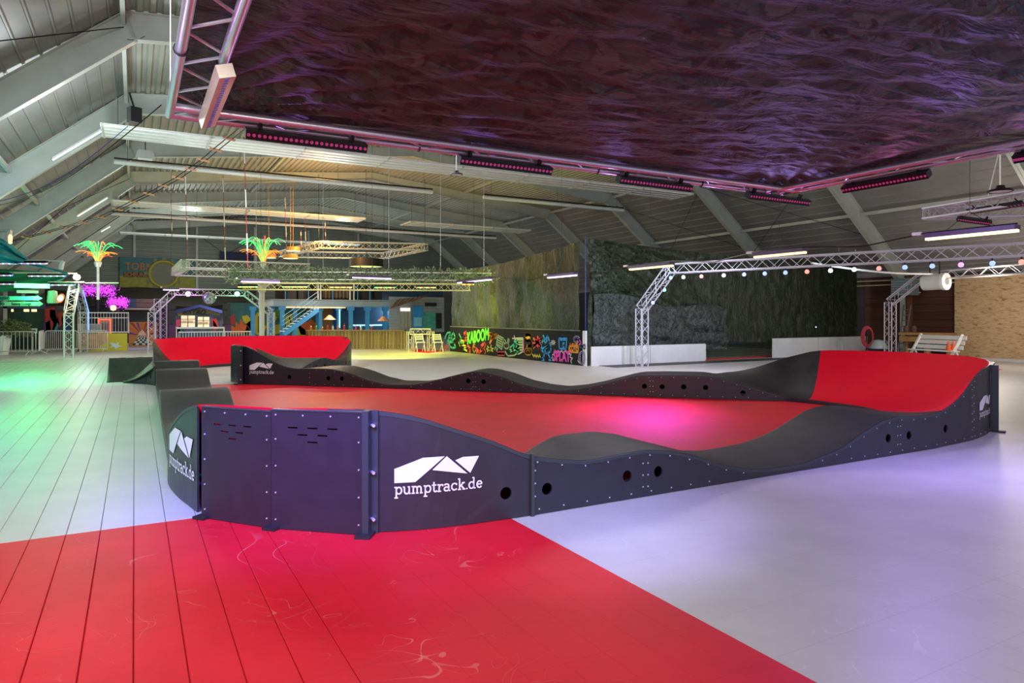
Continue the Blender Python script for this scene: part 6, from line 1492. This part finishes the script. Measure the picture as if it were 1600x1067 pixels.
# ladder leaning on the wall
t = thing('ladder', 'grey aluminium ladder leaning on the dark red wall behind the second arched truss', 'ladder', ax(1408, 550)); LG = C_('dull aluminium', (.22, .22, .22), .45, metal=.4)
for s in (0, 1):
    a = ax(1402 + 8 * s, 552, 26.8); a.z = 0; c = ax(1412 + 12 * s, 477, 28.3); MB().beam(a, c, .05, .09).build('rail', LG, t)
    if s == 0: a0_, c0_ = a, c
    else:
        for k in range(9): u = (k + .6) / 9.4; MB().tube([a0_.lerp(c0_, u), a.lerp(c, u)], .022, 5).build('rung', LG, t)
# hose reel
t = thing('hose_reel', 'coil of red hose on a small cart', 'hose', ax(1356, 530, 26.5)); q = at(1357, 526, 28); 
for k in range(4): MB().tube([q + Vector(((.22 + .03 * k) * math.cos(j * PI / 10) * .8 * CA, -(.22 + .03 * k) * math.cos(j * PI / 10) * .8 * SA + k * .02, (.34 + .03 * k) * math.sin(j * PI / 10))) for j in range(20)], .022, 5, closed=True).build('hose_coil', C_('red hose', (.6, .05, .09)), t)
MB().tube([(q.x, q.y + .1, 0), (q.x, q.y + .1, q.z + .3)], .025, 5).tube([(q.x - .2, q.y + .1, .02), (q.x + .2, q.y + .1, .02)], .025, 5).build('stand', BLACKM, t)
q = at(1372, 541, 28.4); t = thing('machine', 'pale blue grey floor machine beside the red hose coil', 'machine', (q.x, q.y, 0)); MB().lathe((q.x, q.y, .35), [(.0, .38), (.2, .34), (.34, .15), (.36, 0), (0, 0)], 18).build('hood', C_('pale hood', (.5, .62, .66)), t, smooth=True); MB().box((q.x, q.y, .2), (.7, .5, .3)).build('body', BLACKP, t)
for s in (-.25, .25): MB().lathe((q.x + s, q.y - .28, .1), [(0, -.03), (.1, -.03), (.1, .03), (0, .03)], 12, 'Y').build('wheel', BLACKP, t)
# timber table and white bench, cones
TIM = C_('ochre timber', (.38, .20, .07), var=.2, scale=4)
a = at(1411, 519, 27.6); c = at(1489, 516, 26.2); t = thing('work_table', 'stout ochre timber table against the dark red wall', 'table', ((a.x + c.x) / 2, (a.y + c.y) / 2, 0)); a.z = c.z = 1.0
MB().beam(a, c, .9, .10).build('table_top', TIM, t); MB().beam(a - Vector((0, 0, .2)), c - Vector((0, 0, .2)), .7, .22).build('apron', TIM, t)
for e in (.06, .5, .94):
    p = a.lerp(c, e); MB().lathe((p.x, p.y, 0), [(.11, 0), (.13, .2), (.09, .5), (.12, .85), (0, .85)], 12).build('leg', TIM, t)
for px, lab in ((1416, 'brown jar on the timber table, left'), (1428, 'brown jar on the timber table, right')):
    p = at(px, 514, 27.3); tag(MB().lathe((p.x, p.y, 1.05), [(0, 0), (.09, 0), (.11, .15), (.07, .26), (0, .26)], 12).build('jar', C_('brown jar', (.12, .07, .04))), lab, 'jar', 'jars on the timber table')
a = at(1428, 551, 25.2); c = at(1500, 549, 23.4); a.z = c.z = 0; t = thing('white_bench', 'white slatted bench with slanted end frames in front of the timber table', 'bench', ((a.x + c.x) / 2, (a.y + c.y) / 2, 0)); d_ = (c - a).normalized(); nn = Vector((-d_.y, d_.x, 0)); U = Vector((0, 0, 1))
for k, p in enumerate((a, a.lerp(c, .9))):
    MB().beam(p - nn * .35 + U * .03, p + nn * .35 + U * 1.05, .07, .07).build('end_frame', WHITEP, t); MB().beam(p + nn * .3, p + nn * .02 + U * .5, .06, .06).build('leg', WHITEP, t); MB().beam(p - nn * .4 + U * .03, p + nn * .35 + U * .03, .06, .06).build('foot', WHITEP, t)
for k in range(3): MB().beam(a + nn * (.14 + .08 * k) + U * (.60 + .17 * k), c + nn * (.14 + .08 * k) + U * (.60 + .17 * k), .03, .14).build('back_slat', WHITEP, t)
for k in range(2): MB().beam(a - nn * (.22 - .16 * k) + U * .48, c - nn * (.22 - .16 * k) + U * .48, .13, .04).build('seat_slat', WHITEP, t)
for px, lab in ((1482, 'orange traffic cone on the white bench, left'), (1489.5, 'orange traffic cone on the white bench, right at the board wall')):
    p = at(px, 536, 23.7); z_ = .505; t = thing('traffic_cone', lab, 'cone', (p.x, p.y, z_), 'traffic cones on the bench'); CO = C_('cone orange', (.8, .12, .02))
    MB().box((p.x, p.y, z_ + .01), (.2, .2, .02)).build('base', CO, t); MB().lathe((p.x, p.y, z_ + .02), [(.085, 0), (.02, .3), (0, .3)], 14).build('body', CO, t); MB().lathe((p.x, p.y, z_ + .12), [(.062, 0), (.046, .07)], 14).build('white_band', WHITEP, t)
tag(MB().box((21.2, YC - .85, .006), (14.6, .9, .012)).build('floor_mat', C_('dark mat', (.05, .055, .06))), 'dark strip of mat along the foot of the camouflage wall', 'mat')
# small bright dot lamp on the dark sheet
c = atY(1275, 511, YC - .3); tag(MB().lathe(c, [(0, -.03), (.03, 0), (0, .03)], 8).build('small_lamp', C_('tiny blue lamp', (.3, .7, 1), emit=4, ecol=(.3, .7, 1))), 'tiny blue lamp glinting on the dark camouflage sheet', 'lamp')
# two roof speakers near the left knees
for px, py, d, lab in ((210, 180, 15.5, 'small black loudspeaker at the second left roof knee'),):
    c = at(px, py, d); t = thing('loudspeaker', lab, 'speaker', c); MB().box(c, (.24, .22, .34), .4).build('cabinet', BLACKP, t); MB().beam(c + Vector((0, 0, .15)), c + Vector((-.1, 0, .5)), .04, .04).build('bracket', BLACKM, t)
c = at(227, 247, 21); t = thing('roof_lamp', 'grey trapezoid floodlight under the third roof beam', 'lamp', c); MB().add([(c.x - .28, c.y, c.z), (c.x + .28, c.y, c.z), (c.x + .2, c.y, c.z + .25), (c.x - .2, c.y, c.z + .25), (c.x - .28, c.y + .3, c.z), (c.x + .28, c.y + .3, c.z), (c.x + .2, c.y + .2, c.z + .25), (c.x - .2, c.y + .2, c.z + .25)], [(0, 1, 2, 3), (4, 7, 6, 5), (0, 4, 5, 1), (3, 2, 6, 7), (0, 3, 7, 4), (1, 5, 6, 2)]).build('hood', C_('lamp grey', (.35, .35, .33)), t); MB().box((c.x, c.y + .15, c.z - .01), (.4, .2, .02)).build('glass', WHITEP, t); MB().tube([(c.x, c.y + .1, c.z + .25), (c.x, c.y + .1, c.z + .7)], .015, 5).build('bracket', BLACKM, t)
